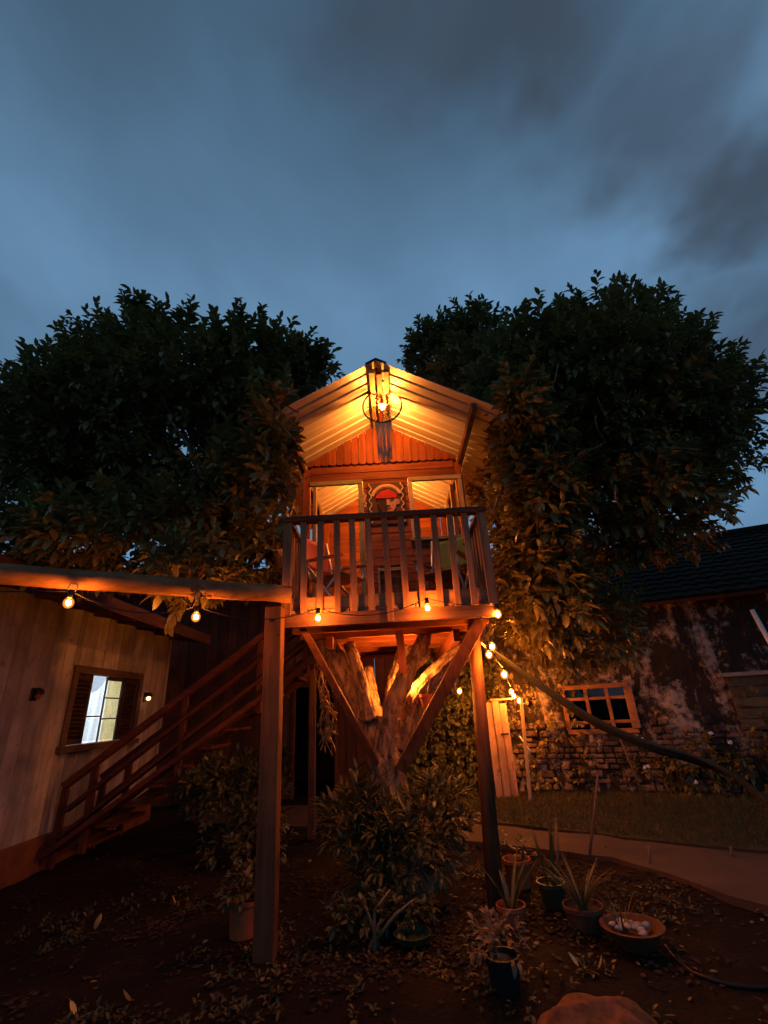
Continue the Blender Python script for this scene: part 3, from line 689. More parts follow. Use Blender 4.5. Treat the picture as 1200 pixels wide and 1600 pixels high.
    nc = 13; tw = 0.24
    for c in range(nc):
        vs, fs = [], []; per = 6; nn = int((L + 2.2) / tw) * per
        for i in range(nn + 1):
            s = -1.2 + i * tw / per; hgt = 0.025 * abs(math.sin(PI * i / per)) + 0.008 * noise.noise(Vector((s * 4, c * 3.1, 0)))
            base = eave(s) + rafv * (c * run * 1.25 / nc)
            vs += [base + rt_n * (0.045 + hgt), base + rafv * (run * 1.25 / nc + 0.05) + rt_n * (0.012 + hgt), base + rt_n * (0.02 + hgt)]
        for i in range(nn): a = 3 * i; fs += [(a, a + 3, a + 4, a + 1), (a + 2, a + 5, a + 3, a)]
        m = MB(); m.add(vs, fs); m.build('tile_course', M_['tile'], r, smooth=False)
    m = MB(); m.tube([eave(-1.2) + rafv * run * 1.25 + rt_n * 0.03, eave(L + 1) + rafv * run * 1.25 + rt_n * 0.03], 0.11, 10, jit=0.2); m.build('ridge_cap', M_['tile'], r)
    m = MB()
    for s, z0, z1 in ((L - 0.4, 0, Hh),): m.obox(at(s, Hh / 2, -1.8), (0.2, 3.4, Hh), Rm)
    m.build('end_wall', M_['mossy'], r)
    return r, A, d, nrm, at, hit
OLD, oA, oD, oN, oat, ohit = build_old_house()
q0, q1 = ohit(1176, 952, 0.35), ohit(1204, 1006, 0.35)
dv = Vector((q1[0] - q0[0], 0, q1[1] - q0[1]))
pl = thing('pale_pipe', 'pale pipe leaning high against the dark wall under the tiled roof', 'pipe', oat(q0[0], 0, 0.35))
tb('pipe', M_['white'], pl, [oat(q0[0], q0[1], 0.3), oat(q1[0], q1[1], 0.35), oat(q1[0] + (q1[0] - q0[0]) * 1.9, max(0.0, q1[1] - (q0[1] - q1[1]) * 1.9), 0.55)], 0.035, 10)
bpy.data.objects[pl.children[0].name].name = 'tube'

# plank door leaning at the wall, with a pole and a cap board
def build_plank_door():
    c = G(797, 1249); r = thing('plank_door', 'weathered pale plank door standing by the wall under the bulbs', 'door', c)
    y = c.y; xl, xr = P(776, 1249, y).x, P(812, 1249, y).x; top = P(795, 1094, y).z; w = (xr - xl) / 3
    for i in range(3):
        a, b = xl + w * i, xl + w * (i + 1)
        bx('plank', M_['door'], r, (a + 0.004, y - 0.012 * (i % 2), 0.02), (b - 0.004, y + 0.03, top - (0.02, 0, 0.05)[i]))
    for z in (0.25, 0.86, top - 0.2): bx('crossbar', M_['door'], r, (xl + 0.02, y + 0.031, z), (xr - 0.02, y + 0.06, z + 0.09))
    bm_('hinge', M_['iron'], r, (xr - 0.17, y - 0.017, 0.98), (xr - 0.03, y - 0.017, 0.985), 0.03, 0.006, (0, 1, 0))
    bx('cap', M_['framex'], r, (xl + 0.1, y - 0.05, top + 0.005), (xr + 0.12, y + 0.05, top + 0.035))
    p0, p1 = G(829, 1254), P(814, 1090, G(829, 1254).y + 0.05)
    q = thing('leaning_pole', 'thin pale pole leaning upright beside the plank door', 'pole', p0)
    bm_('shaft', M_['framez'], q, p0, p1, 0.05, 0.04, (0, 1, 0))
    bm_('peg', M_['framex'], q, p1 + Vector((0.026, 0, -0.10)), p1 + Vector((0.10, 0, -0.105)), 0.02, 0.02)
    t0, t1 = G(838, 1226), P(826, 1170, 9.1)
    z = thing('garden_tool', 'pale narrow tool leaning by the stone wall beside the pole', 'tool', t0)
    tb('handle', M_['white'], z, [t1 + Vector((-0.1, 0.1, 0.2)), t1, t0 + Vector((0, 0, 0.1))], [0.012, 0.014, 0.016]); bm_('blade', M_['stone'], z, t0 + Vector((0.0, 0, 0.11)), t0 + Vector((0.02, 0, 0.0)), 0.10, 0.015, (0, 1, 0))
build_plank_door()
wd = thing('scrap_plank', 'short pale scrap plank lying on grass below the window', 'plank', G(855, 1238))
p = G(855, 1238); bm_('board', M_['framex'], wd, p + Vector((-0.2, 0, 0.05)), p + Vector((0.22, -0.06, 0.06)), 0.12, 0.03)
bm_('board', M_['framex'], wd, p + Vector((-0.25, 0.06, 0.085)), p + Vector((0.1, 0.02, 0.085)), 0.08, 0.025)

# ------------------------------------------------------------------ the treehouse
YF, YW, YB, ZD = 4.15, 5.4, 7.3, 2.35          # balcony front, front wall, back wall, deck top
RZ, RS = 5.12, 0.57                            # ridge height, roof slope
TH = thing('treehouse', 'wooden treehouse with lit gable, white slat balcony and metal roof in the tree', 'treehouse', (0, 5.5, 0))
TH['label'] = 'wooden treehouse with lit gable, slatted balcony and ribbed metal roof on posts'
def zr_(x): return RZ - RS * abs(x)
def build_treehouse():
    r = TH
    # deck: joists across, boards along
    for i, y in enumerate((4.16, 4.55, 4.98, 5.4, 5.85, 6.35, 6.85, 7.28)):
        bx('joist', M_['dkx'] if i == 0 else M_['redx'], r, (-0.95, y - 0.03, 2.20 + 0.004 * (i % 2)), (0.955, y + 0.03, 2.318))
    for x in (-0.62, 0.66): bx('bearer', M_['redy'], r, (x - 0.035, 4.75, 2.08), (x + 0.035, 7.4, 2.198))
    n = 16; w = 1.91 / n
    for i in range(n): bx('floor_board', M_['deck'], r, (-0.955 + i * w + 0.003, YF - 0.01, 2.32), (-0.955 + (i + 1) * w - 0.003, 7.36, ZD))
    bx('toe_board', M_['greyx'], r, (-0.95, 4.155, ZD + 0.002), (0.95, 4.18, ZD + 0.12))
    # balusters and rails
    nb = 13
    for i in range(nb):
        x = -0.925 + i * 1.85 / (nb - 1) + random.uniform(-0.006, 0.006); w = 0.085 if i in (0, nb - 1) else 0.058
        zb = 2.2 if i == 6 else 2.305; t = random.uniform(-0.008, 0.008)
        bm_('baluster', M_['greyz'], r, (x + t, 4.113, zb), (x - t, 4.113, 3.195), w, 0.024, (0, 1, 0))
    bx('handrail', M_['dkx'], r, (-0.985, 4.075, 3.197), (0.985, 4.20, 3.245), 0.008)
    for sx in (-1, 1):
        for i in range(8):
            y = 4.27 + i * 0.15; bx('baluster', M_['greyz'], r, (sx * 0.94 - 0.012, y - 0.028, 2.30), (sx * 0.94 + 0.012, y + 0.028, 3.197))
        bx('handrail', M_['dky'], r, (sx * 0.94 - 0.04, 4.205, 3.198), (sx * 0.94 + 0.04, 5.33, 3.24))
        bx('corner_post', M_['greyz'], r, (sx * 0.90 - 0.03, 4.13, ZD + 0.002), (sx * 0.90 + 0.03, 4.154, 3.195)) if False else None
    # front wall
    for x in (-0.99, 1.0): bx('corner_post', M_['redz'], r, (x - 0.045, YW - 0.03, ZD), (x + 0.045, YW + 0.05, zr_(x) - 0.10))
    for x in (-0.99, 1.0): bx('corner_post', M_['redz'], r, (x - 0.045, YB - 0.05, ZD), (x + 0.045, YB + 0.03, zr_(x) - 0.10))
    for i in range(2):
        z = 4.265 + i * 0.115; bx('header_board', M_['redx'], r, (-0.94, YW - 0.012 - 0.004 * i, z + 0.002), (0.95, YW + 0.02, z + 0.113))
    def plank_panel(x0, x1, z0, z1, h=0.105, hole=None):
        z = z0
        while z < z1 - 0.01:
            q = min(z + h, z1); d = random.uniform(0, 0.006)
            segs = [(x0, x1)]
            if hole and q > hole[2] + 0.01 and z < hole[3] - 0.01: segs = [(x0, hole[0]), (hole[1], x1)]
            for a, b in segs: bx('wall_board', M_['redx'], r, (a, YW - 0.008 - d, z + 0.003), (b, YW + 0.02, q - 0.003))
            z = q
    plank_panel(-0.255, 0.33, ZD, 4.262, hole=(-0.09, 0.18, 2.6, 3.02))
    plank_panel(0.33, 0.955, ZD, 3.38)
    hb = MB(); hb.box((-0.115, YW - 0.03, 3.02), (0.205, YW - 0.016, 3.06)); hb.box((-0.115, YW - 0.03, 2.56), (-0.092, YW - 0.016, 3.019)); hb.box((0.182, YW - 0.03, 2.56), (0.205, YW - 0.016, 3.019)); hb.build('hatch_frame', M_['framex'], r)
    bx('hatch_box', M_['dkx'], r, (-0.14, YW + 0.03, 2.5), (0.22, YW + 0.06, 3.1))
    m = MB(); m.prism([Vector((-0.99, 0, 4.27)), Vector((1.0, 0, 4.27)), Vector((1.0, 0, zr_(1.0) - 0.015)), Vector((0, 0, RZ - 0.015)), Vector((-0.99, 0, zr_(-0.99) - 0.015))], (0, YW + 0.022, 0), (0, YW + 0.035, 0)); m.build('gable_light_block', M_['redx'], r)  # unseen layer added to stop inner bulb light leaking between gable boards
    # gable of upright boards with rounded ends
    n = 20; xs = np.linspace(-0.99, 1.0, n + 1)
    for i in range(n):
        a, b = xs[i] + 0.0025, xs[i + 1] - 0.0025; m_ = (a + b) / 2; hw = (b - a) / 2; pts = []
        for j in range(7):
            t = PI * j / 6; pts.append(Vector((m_ - hw * math.cos(t), 0, 4.505 - 0.026 * math.sin(t) + 0.01)))
        za, zb = zr_(a) - 0.012, zr_(b) - 0.012
        pts += [Vector((b, 0, zb)), Vector((a, 0, za))]
        if min(za, zb) - 4.52 < 0.01: continue
        dd = random.uniform(0, 0.006); m = MB(); m.prism(pts, (0, YW - 0.042 - dd, 0), (0, YW - 0.020, 0)); m.build('gable_board', M_['redz'], r)
    # door frame left (green painted), window frame right
    f = MB(); f.box((-0.945, YW - 0.045, 4.205), (-0.262, YW + 0.0, 4.262)); o = f.build('door_frame', M_['greenx'], r)
    f = MB(); f.box((-0.318, YW - 0.042, ZD), (-0.262, YW + 0.03, 4.203)); f.build('jamb', M_['greenz'], o); f = MB(); f.box((-0.90, YW - 0.03, ZD), (-0.86, YW + 0.03, 4.203)); f.build('jamb', M_['framez'], o)
    f = MB(); f.box((0.335, YW - 0.045, 4.20), (1.03, YW + 0.0, 4.258)); o = f.build('window_frame', M_['framex'], r)
    bx('jamb', M_['framez'], o, (0.335, YW - 0.042, 3.42), (0.385, YW + 0.03, 4.198)); bx('jamb', M_['framez'], o, (0.975, YW - 0.042, 3.42), (1.03, YW + 0.03, 4.198))
    f = MB(); f.box((0.31, YW - 0.06, 3.375), (1.05, YW + 0.04, 3.418)); f.build('sill', M_['framex'], o)
    # side walls (low boards, open above) and back wall
    for sx in (-0.99, 1.0):
        z = ZD
        while z < 3.40:
            bx('side_board', M_['redy'], r, (sx - 0.012, YW + 0.055, z + 0.003), (sx + 0.012, YB - 0.055, z + 0.107)); z += 0.11
        for y in (6.05, 6.7): bx('stud', M_['framez'], r, (sx - 0.03, y - 0.03, 3.41), (sx + 0.03, y + 0.03, zr_(sx) - 0.105))
        bx('side_sill', M_['framex'], r, (sx - 0.045, YW + 0.055, 3.405), (sx + 0.045, 6.015, 3.44))
    z = ZD
    while z < 5.08:
        q = min(z + 0.12, 5.09); w0 = min(0.945, (RZ - 0.012 - z - 0.002) / RS); w1 = min(0.945, max(0.004, (RZ - 0.012 - q + 0.002) / RS)); top = z + 0.118
        pts = [Vector((-w0, 0, z + 0.002)), Vector((w0, 0, z + 0.002)), Vector((w1, 0, q - 0.002)), Vector((-w1, 0, q - 0.002))]
        m = MB(); m.prism(pts, (0, YB - 0.01, 0), (0, YB + 0.015, 0)); m.build('back_board', M_['redx'], r)
        z = q
    # roof timbers
    for x in (-0.055, 0.115): bx('ridge_beam', M_['framex'], r, (x - 0.032, 4.2, RZ - 0.105), (x + 0.032, 7.5, RZ - 0.06))
    bx('ridge_beam', M_['redy'], r, (0.0, 4.24, RZ - 0.10), (0.06, 7.5, RZ - 0.05))
    for x in (-1.04, 1.04): bx('purlin', M_['dky'], r, (x - 0.03, 4.17, zr_(x) - 0.115), (x + 0.03, 7.5, zr_(x) - 0.022))
    # ribbed sheets, each slope of four overlapping sheets
    def sheet(sx, y0, y1, lift):
        ny = int(round((y1 - y0) / 0.164)); prof = []
        for k_ in range(ny):
            b = y0 + k_ * (y1 - y0) / ny; u = (y1 - y0) / ny
            prof += [(b, 0), (b + u * 0.74, 0), (b + u * 0.80, 0.018), (b + u * 0.93, 0.018)]
        prof.append((y1, 0))
        vs, fs = [], []; nrm = Vector((sx * RS, 0, 1)).normalized(); xs_ = [0.0, 0.35, 0.7, 1.05, 1.40]; m = len(prof)
        for x in xs_:
            for y, h in prof: vs.append(Vector((sx * x, y, RZ - RS * x)) + nrm * (h + lift + 0.003 * noise.noise(Vector((x * 3, y * 3, sx)))))
        for x in xs_:
            for y, h in prof: vs.append(Vector((sx * x, y, RZ - RS * x)) + nrm * (h + lift + 0.003 + 0.003 * noise.noise(Vector((x * 3, y * 3, sx)))))
        K = len(xs_) * m
        for off in (0, K):
            for i in range(len(xs_) - 1):
                for j in range(m - 1): fs.append((off + i * m + j, off + (i + 1) * m + j, off + (i + 1) * m + j + 1, off + i * m + j + 1))
        for i in range(len(xs_) - 1):
            for j in (0, m - 1): fs.append((i * m + j, (i + 1) * m + j, K + (i + 1) * m + j, K + i * m + j))
        for j in range(m - 1):
            for i in (0, len(xs_) - 1): fs.append((i * m + j, i * m + j + 1, K + i * m + j + 1, K + i * m + j))
        M2 = MB(); M2.add(vs, fs); M2.build('roof_sheet', M_['roof'], r)
    for sx in (-1, 1):
        ys = [4.12, 4.94, 5.76, 6.58, 7.40]
        for i in range(4): sheet(sx, ys[i], ys[i + 1] + 0.0, 0.002 + 0.004 * (i % 2))
    m = MB(); m.prism([Vector((-0.12, 0, RZ - 0.022)), Vector((0, 0, RZ + 0.046)), Vector((0.12, 0, RZ - 0.022)), Vector((0.12, 0, RZ - 0.018)), Vector((0, 0, RZ + 0.05)), Vector((-0.12, 0, RZ - 0.018))], (0, 4.13, 0.0), (0, 7.42, 0.0)); m.build('ridge_cap', M_['iron'], r)
    # posts, braces, prop
    bm_('post', M_['postz'], r, (-0.97, 4.03, -0.1), (-1.0, 4.03, 2.36), 0.14, 0.14, (0, 1, 0))
    tb('post', M_['postz'], r, [(0.70, 4.53, -0.1), (0.75, 4.53, 1.1), (0.80, 4.545, 2.2)], [0.068, 0.062, 0.056], 14, jit=0.05)
    bm_('brace', M_['brace'], r, P(466, 968, 4.22), P(588, 1192, 4.86), 0.062, 0.05, (0, 1, 0.3))
    bm_('brace', M_['brace'], r, P(762, 950, 4.2), P(626, 1203, 4.84), 0.11, 0.05, (0.2, 1, 0.35))
    for p, ax in ((Vector((-1.02, 3.952, 2.24)), 0), (Vector((-0.95, 3.952, 2.12)), 0), (P(470, 975, 4.17), 0), (P(752, 966, 4.14), 0), (P(633, 1188, 4.78), 0), (P(640, 1175, 4.76), 0)):
        m = MB(); m.lathe([(0.001, -0.012), (0.011, -0.010), (0.012, 0.012)], p, 8, Matrix.Rotation(-PI / 2, 3, 'X')); m.build('bolt', M_['iron'], r)
    bm_('prop', M_['redz'], r, (0.085, 4.62, 2.19), (0.10, 4.66, 1.80), 0.075, 0.07, (0, 1, 0))
build_treehouse()

# interior lamp, hidden from the garden by the gable, lights the room behind the openings
il = thing('room_bulb', 'bare bulb hanging from the ridge inside the treehouse room', 'bulb', (0.03, 6.35, 4.8))
m = MB(); m.ball((0.03, 6.35, 4.80), 0.04, 12); m.build('globe', emis('inner_bulb_glow', WARM, 2900.0), il, smooth=True)
tb('cord', M_['black'], il, [(0.03, 6.35, 4.83), (0.03, 6.35, 5.0)], 0.006, 6)

# lamp set in the fork of the tree: it lights the limbs and the joists from behind the middle limb
fl_ = thing('fork_lamp', 'small caged lamp set in the tree fork behind the middle limb', 'lamp', (0.13, 5.04, 1.69))
m = MB(); m.ball((0.13, 5.04, 1.77), 0.028, 12); m.build('bulb', M_['bulb'], fl_, smooth=True)
m = MB(); m.lathe([(0.001, 1.65), (0.03, 1.65), (0.034, 1.69), (0.022, 1.74)], (0.13, 5.04, 0), 12); m.build('socket', M_['black'], fl_, smooth=True)
for i in range(5):
    a = i * 1.257; d = Vector((math.cos(a), math.sin(a), 0)); tb('cage_wire', M_['iron'], fl_, [Vector((0.13, 5.04, 1.69)) + d * 0.034, Vector((0.13, 5.04, 1.77)) + d * 0.055, Vector((0.13, 5.04, 1.835))], 0.0022, 4)

# dream-catcher lamp under the ridge
def build_dream_lamp():
    c = Vector((0.05, 4.62, 4.86)); R = 0.235
    r = thing('dreamcatcher_lamp', 'round hoop lamp with woven web and cord tassels glowing under the ridge', 'hanging lamp', c)
    ring = lambda rad, n, y=0: [c + Vector((rad * math.cos(2 * PI * i / n) * (1 + 0.03 * math.sin(4 * PI * i / n)), y, rad * math.sin(2 * PI * i / n))) for i in range(n + 1)]
    tb('hoop', M_['iron'], r, ring(R, 40), 0.011, 8)
    m = MB()
    for i in range(24):
        a = PI * (0.98 + 1.04 * i / 23) if i < 24 else 0
        m.tube([c + Vector((0.035 * math.cos(a), 0, 0.035 * math.sin(a))), c + Vector((R * math.cos(a), 0, R * math.sin(a)))], 0.003, 4, cap=False)
    for k_ in range(1, 8):
        rad = 0.035 + (R - 0.035) * k_ / 8; pts = [c + Vector((rad * math.cos(PI * (1 + i / 28)), 0, rad * math.sin(PI * (1 + i / 28)) * (1 + 0.05 * (i % 2)))) for i in range(29)]
        m.tube(pts, 0.0028, 4, cap=False)
    m.build('web', M_['iron'], r)
    m = MB(); m.ball(c + Vector((0.0, 0.03, 0.01)), 0.033, 14, (1, 1, 1.15)); m.build('bulb', M_['porch'], r, smooth=True)
    m = MB(); m.lathe([(0.001, 0.12), (0.022, 0.118), (0.024, 0.06), (0.02, 0.045)], c + Vector((0, 0.03, 0)), 14); m.build('socket', M_['iron'], r, smooth=True)
    tb('cord', M_['iron'], r, [c + Vector((0, 0.03, 0.118)), c + Vector((0.005, 0.05, 0.19)), Vector((0.03, 4.62, RZ - 0.14))], 0.005, 6)
    for sx in (-1, 1):
        z = [c + Vector((sx * (0.05 + 0.02 * (i % 2)), -0.005, 0.14 - 0.028 * i)) for i in range(11)]
        tb('macrame_braid', M_['dryvine'], r, z, 0.017, 6)
    for i in range(22):
        x = -0.095 + 0.19 * i / 21; z0 = -R * math.sqrt(max(0, 1 - (x / R) ** 2)); z1 = -0.205 - 0.52 - 0.08 * math.sin(PI * i / 21) + random.uniform(-0.03, 0.02); sw = random.uniform(-0.012, 0.012)
        tb('tassel', M_['rope'], r, [c + Vector((x, 0, z0)), c + Vector((x * 0.9 + sw, 0.004, (z0 + z1) / 2)), c + Vector((x * 0.82 - sw, 0, z1))], [0.0055, 0.005, 0.0035], 5)
build_dream_lamp()

# painted relief of a face beside the door
def build_face():
    c = Vector((0.045, YW - 0.03, 3.93)); r = thing('painted_face_panel', 'dark carved panel of a red-capped face between wavy cream borders', 'wall carving', c)
    y = YW - 0.022
    bx('panel', M_['dkx'], r, (-0.20, y - 0.014, 3.62), (0.285, y, 4.20))
    def pp(px, py): return P(px, py, y - 0.02)
    pa = lambda nm, col: plain(nm, col, 0.7, var=0.2, scale=25, bump=0.3)
    def blob(name, poly, mat, y0, th): m = MB(); m.prism([Vector((q.x, 0, q.z)) for q in poly], (0, y0 - th, 0), (0, y0, 0)); m.build(name, mat, r)
    def arc(cx, cz, r0, r1, a0, a1, sq=1.0, n=14):
        o = [Vector((cx + r1 * math.cos(a0 + (a1 - a0) * i / n), 0, cz + sq * r1 * math.sin(a0 + (a1 - a0) * i / n))) for i in range(n + 1)]
        return o + [Vector((cx + r0 * math.cos(a0 + (a1 - a0) * i / n), 0, cz + sq * r0 * math.sin(a0 + (a1 - a0) * i / n))) for i in range(n, -1, -1)]
    fc = Vector((0.045, 0, 3.925)); d = math.radians
    blob('face_half', arc(fc.x, fc.z, 0.0, 0.125, d(88), d(-90), 1.35), pa('face_tan', (0.46, 0.26, 0.14)), y - 0.015, 0.020)
    blob('dark_half', arc(fc.x - 0.001, fc.z, 0.0, 0.125, d(92), d(270), 1.35), pa('face_dark', (0.03, 0.016, 0.012)), y - 0.015, 0.018)  # left half of the carved face, painted dark
    blob('red_cap', arc(fc.x, fc.z + 0.035, 0.0, 0.14, d(4), d(176), 0.88), pa('cap_red', (0.42, 0.025, 0.02)), y - 0.015, 0.030)
    blob('cap_band', arc(fc.x, fc.z + 0.06, 0.160, 0.20, d(15), d(172), 0.93), pa('band_cream', (0.55, 0.36, 0.2)), y - 0.015, 0.016)
    blob('cap_band', arc(fc.x, fc.z + 0.055, 0.144, 0.157, d(18), d(155), 0.92), pa('band_green', (0.16, 0.17, 0.12)), y - 0.015, 0.012)
    dk = pa('line_dark', (0.035, 0.015, 0.01))
    blob('eye', [Vector((fc.x + q[0], 0, fc.z + q[1])) for q in ((0.03, 0.0), (0.06, 0.014), (0.095, 0.004), (0.06, -0.008))], dk, y - 0.0352, 0.004)
    blob('brow', [Vector((fc.x + q[0], 0, fc.z + q[1])) for q in ((0.02, 0.022), (0.06, 0.036), (0.10, 0.022), (0.06, 0.024))], dk, y - 0.0352, 0.005)
    blob('nose', [Vector((fc.x + q[0], 0, fc.z + q[1])) for q in ((-0.004, 0.02), (0.016, 0.0), (0.036, -0.06), (-0.004, -0.066))], pa('nose_tan', (0.55, 0.33, 0.18)), y - 0.0352, 0.016)
    blob('mouth', [Vector((fc.x + q[0], 0, fc.z + q[1])) for q in ((0.0, -0.098), (0.03, -0.088), (0.055, -0.098), (0.03, -0.114), (0.0, -0.112))], pa('mouth_red', (0.35, 0.05, 0.04)), y - 0.0352, 0.006)
    blob('ear', arc(fc.x + 0.135, fc.z - 0.01, 0.0, 0.028, 0, 2 * PI * 0.99, 1.5), pa('ear_tan', (0.4, 0.22, 0.12)), y - 0.015, 0.014)
    blob('collar', [Vector((fc.x + q[0], 0, fc.z + q[1])) for q in ((-0.17, -0.235), (-0.15, -0.19), (-0.09, -0.165), (0.0, -0.16), (0.09, -0.165), (0.15, -0.19), (0.17, -0.235))], pa('collar_cream', (0.5, 0.33, 0.2)), y - 0.015, 0.012)
    for x in (-0.165, 0.245):
        tb('wavy_border', M_['rope'], r, [(x + 0.016 * math.sin(i * PI / 4 * 1.0), y - 0.022, 3.63 + i * 0.0142) for i in range(40)], 0.0095, 6)
build_face()
sg = thing('wall_ornament', 'small cream carved ornament between the door and the face panel', 'ornament', (-0.235, YW - 0.03, 4.0))
m = MB()
for i in range(6): m.ball((-0.238 + 0.012 * math.sin(i * 2.1), YW - 0.03, 3.88 + i * 0.035), 0.018, 8, (1, 0.6, 1.2), 0.4)
m.build('carving', M_['rope'], sg, smooth=True)

# folding chairs on the balcony
def chair(x, y, rz, fab, lab):
    r = thing('folding_chair', lab, 'chair', (x, y, ZD), 'folding chairs on the balcony'); r.rotation_euler = (0, 0, 0)
    Rz = Matrix.Rotation(rz, 3, 'Z')
    T = lambda a, b, c: Vector((x, y, ZD)) + Rz @ Vector((a, b, c))
    for s in (-0.23, 0.23):
        tb('leg', M_['steel'], r, [T(s, -0.26, 0.012), T(s, 0.20, 0.56)], 0.014, 8); tb('leg', M_['steel'], r, [T(s * 0.92, 0.27, 0.012), T(s * 0.92, -0.22, 0.50)], 0.014, 8)
        tb('back_post', M_['steel'], r, [T(s, 0.16, 0.42), T(s, 0.22, 0.62), T(s, 0.30, 0.98)], 0.014, 8)
        bm_('armrest', M_['seat'], r, T(s * 1.06, -0.24, 0.62), T(s * 1.06, 0.24, 0.635), 0.05, 0.025); tb('arm_support', M_['steel'], r, [T(s * 1.02, -0.2, 0.45), T(s * 1.04, -0.18, 0.61)], 0.011, 8)
    tb('crossbar', M_['steel'], r, [T(-0.23, -0.24, 0.04), T(0.23, -0.24, 0.04)], 0.011, 8); tb('crossbar', M_['steel'], r, [T(-0.21, 0.25, 0.04), T(0.21, 0.25, 0.04)], 0.011, 8)
    for i in range(5): bm_('seat_slat', M_['seat'], r, T(-0.22, -0.19 + i * 0.095, 0.445), T(0.22, -0.19 + i * 0.095, 0.445), 0.085, 0.018, (0, 0, 1))
    vs, fs = [], []; n = 8
    for k_ in (0, 1):
        for i in range(n + 1):
            for j in range(n + 1):
                u, v = i / n, j / n; sag = 0.05 * math.sin(PI * u) * (0.5 + 0.5 * math.sin(PI * v)); vs.append(T(-0.22 + 0.44 * u, 0.215 + 0.09 * v + sag + 0.012 * k_, 0.58 + 0.38 * v))
    q = (n + 1) ** 2
    for k_ in (0, 1):
        for i in range(n):
            for j in range(n): a = k_ * q + i * (n + 1) + j; fs.append((a, a + 1, a + n + 2, a + n + 1))
    for i in range(n):
        for a, b in ((i * (n + 1), (i + 1) * (n + 1)), (i * (n + 1) + n, (i + 1) * (n + 1) + n), (i, i + 1), (n * (n + 1) + i, n * (n + 1) + i + 1)): fs.append((a, b, b + q, a + q))
    m = MB(); m.add(vs, fs); m.build('back_rest', fab, r, smooth=True)
chair(-0.55, 4.82, math.radians(62), M_['fred'], 'folding chair with red canvas back near the left doorway')
chair(0.62, 4.92, math.radians(-28), M_['fgreen'], 'folding chair with green canvas back below the right window')

# beam from the post to the left
lg = thing('log_beam', 'long round wooden beam running left from the square post', 'beam', P(430, 935, 3.95))
pts = [Vector((-0.86, 3.97, 2.455)).lerp(Vector((-3.6, 2.66, 2.53)), i / 14) + Vector((0, 0, 0.012 * noise.noise(Vector((i * 0.6, 0, 0))))) for i in range(15)]
tb('log', M_['logx'], lg, pts, [0.074 + 0.008 * noise.noise(Vector((i, 3, 0))) for i in range(15)], 16, jit=0.05)
lg.children[0].name = 'timber'

# ------------------------------------------------------------------ staircase
def build_stairs():
    a = Vector((-4.0, 6.65, 0)); Y0, Y1 = 6.35, 7.15
    top = P(418, 1000, 6.7); bot = P(112, 1226, 6.5)
    r = thing('staircase', 'dark red wooden staircase rising from the house wall to the treehouse', 'staircase', (-3.9, 6.7, 0))
    dx = 1.0; slope = (top.z - bot.z) / (top.x - bot.x)
    x0 = bot.x; x1 = -1.15
    hz = lambda x: bot.z + slope * (x - x0)                 # handrail height
    sz = lambda x: hz(x) - 0.88                             # stringer line
    for y in (6.4, 7.2):
        bm_('stringer', M_['stair'], r, (x0 - 0.05, y, max(sz(x0), 0.12) + 0.03), (x1, y, sz(x1) + 0.03), 0.055, 0.30, (0, 1, 0))
        bm_('handrail', M_['stair'], r, (x0 - 0.02, y, hz(x0)), (x1, y, hz(x1)), 0.075, 0.12, (0, 1, 0))
        for k_ in (0.30, 0.56): bm_('mid_rail', M_['stair'], r, (x0 + 0.05, y, hz(x0 + 0.05) - k_), (x1, y, hz(x1) - k_), 0.045, 0.125, (0, 1, 0))
        for i, x in enumerate((x0, x0 + 0.32, x0 + 1.35, x0 + 2.3, x1)): bm_('newel_post' if i in (0, 4) else 'baluster', M_['stairz'], r, (x - (0.02 if i == 0 else 0), y + 0.005, max(0, sz(x) - 0.05) if i else 0.0), (x, y + 0.005, hz(x) - 0.03), 0.075, 0.06, (0, 1, 0))
    n = int((x1 - x0) / 0.27)
    for i in range(1, n + 1):
        x = x0 + i * 0.27; bx('tread', M_['stairz'], r, (x - 0.14, 6.43, sz(x) + 0.03), (x + 0.12, 7.17, sz(x) + 0.068))
    zl = sz(x1) + 0.05
    for i in range(6): bx('landing_board', M_['stairz'], r, (x1 - 0.02 + i * 0.0, 6.38 + i * 0.14, zl), (-0.97, 6.38 + i * 0.14 + 0.13, zl + 0.035))
    bm_('landing_post', M_['dkz'], r, (x1 - 0.02, 7.1, 0), (x1 - 0.02, 7.1, zl - 0.002), 0.09, 0.09)
build_stairs()

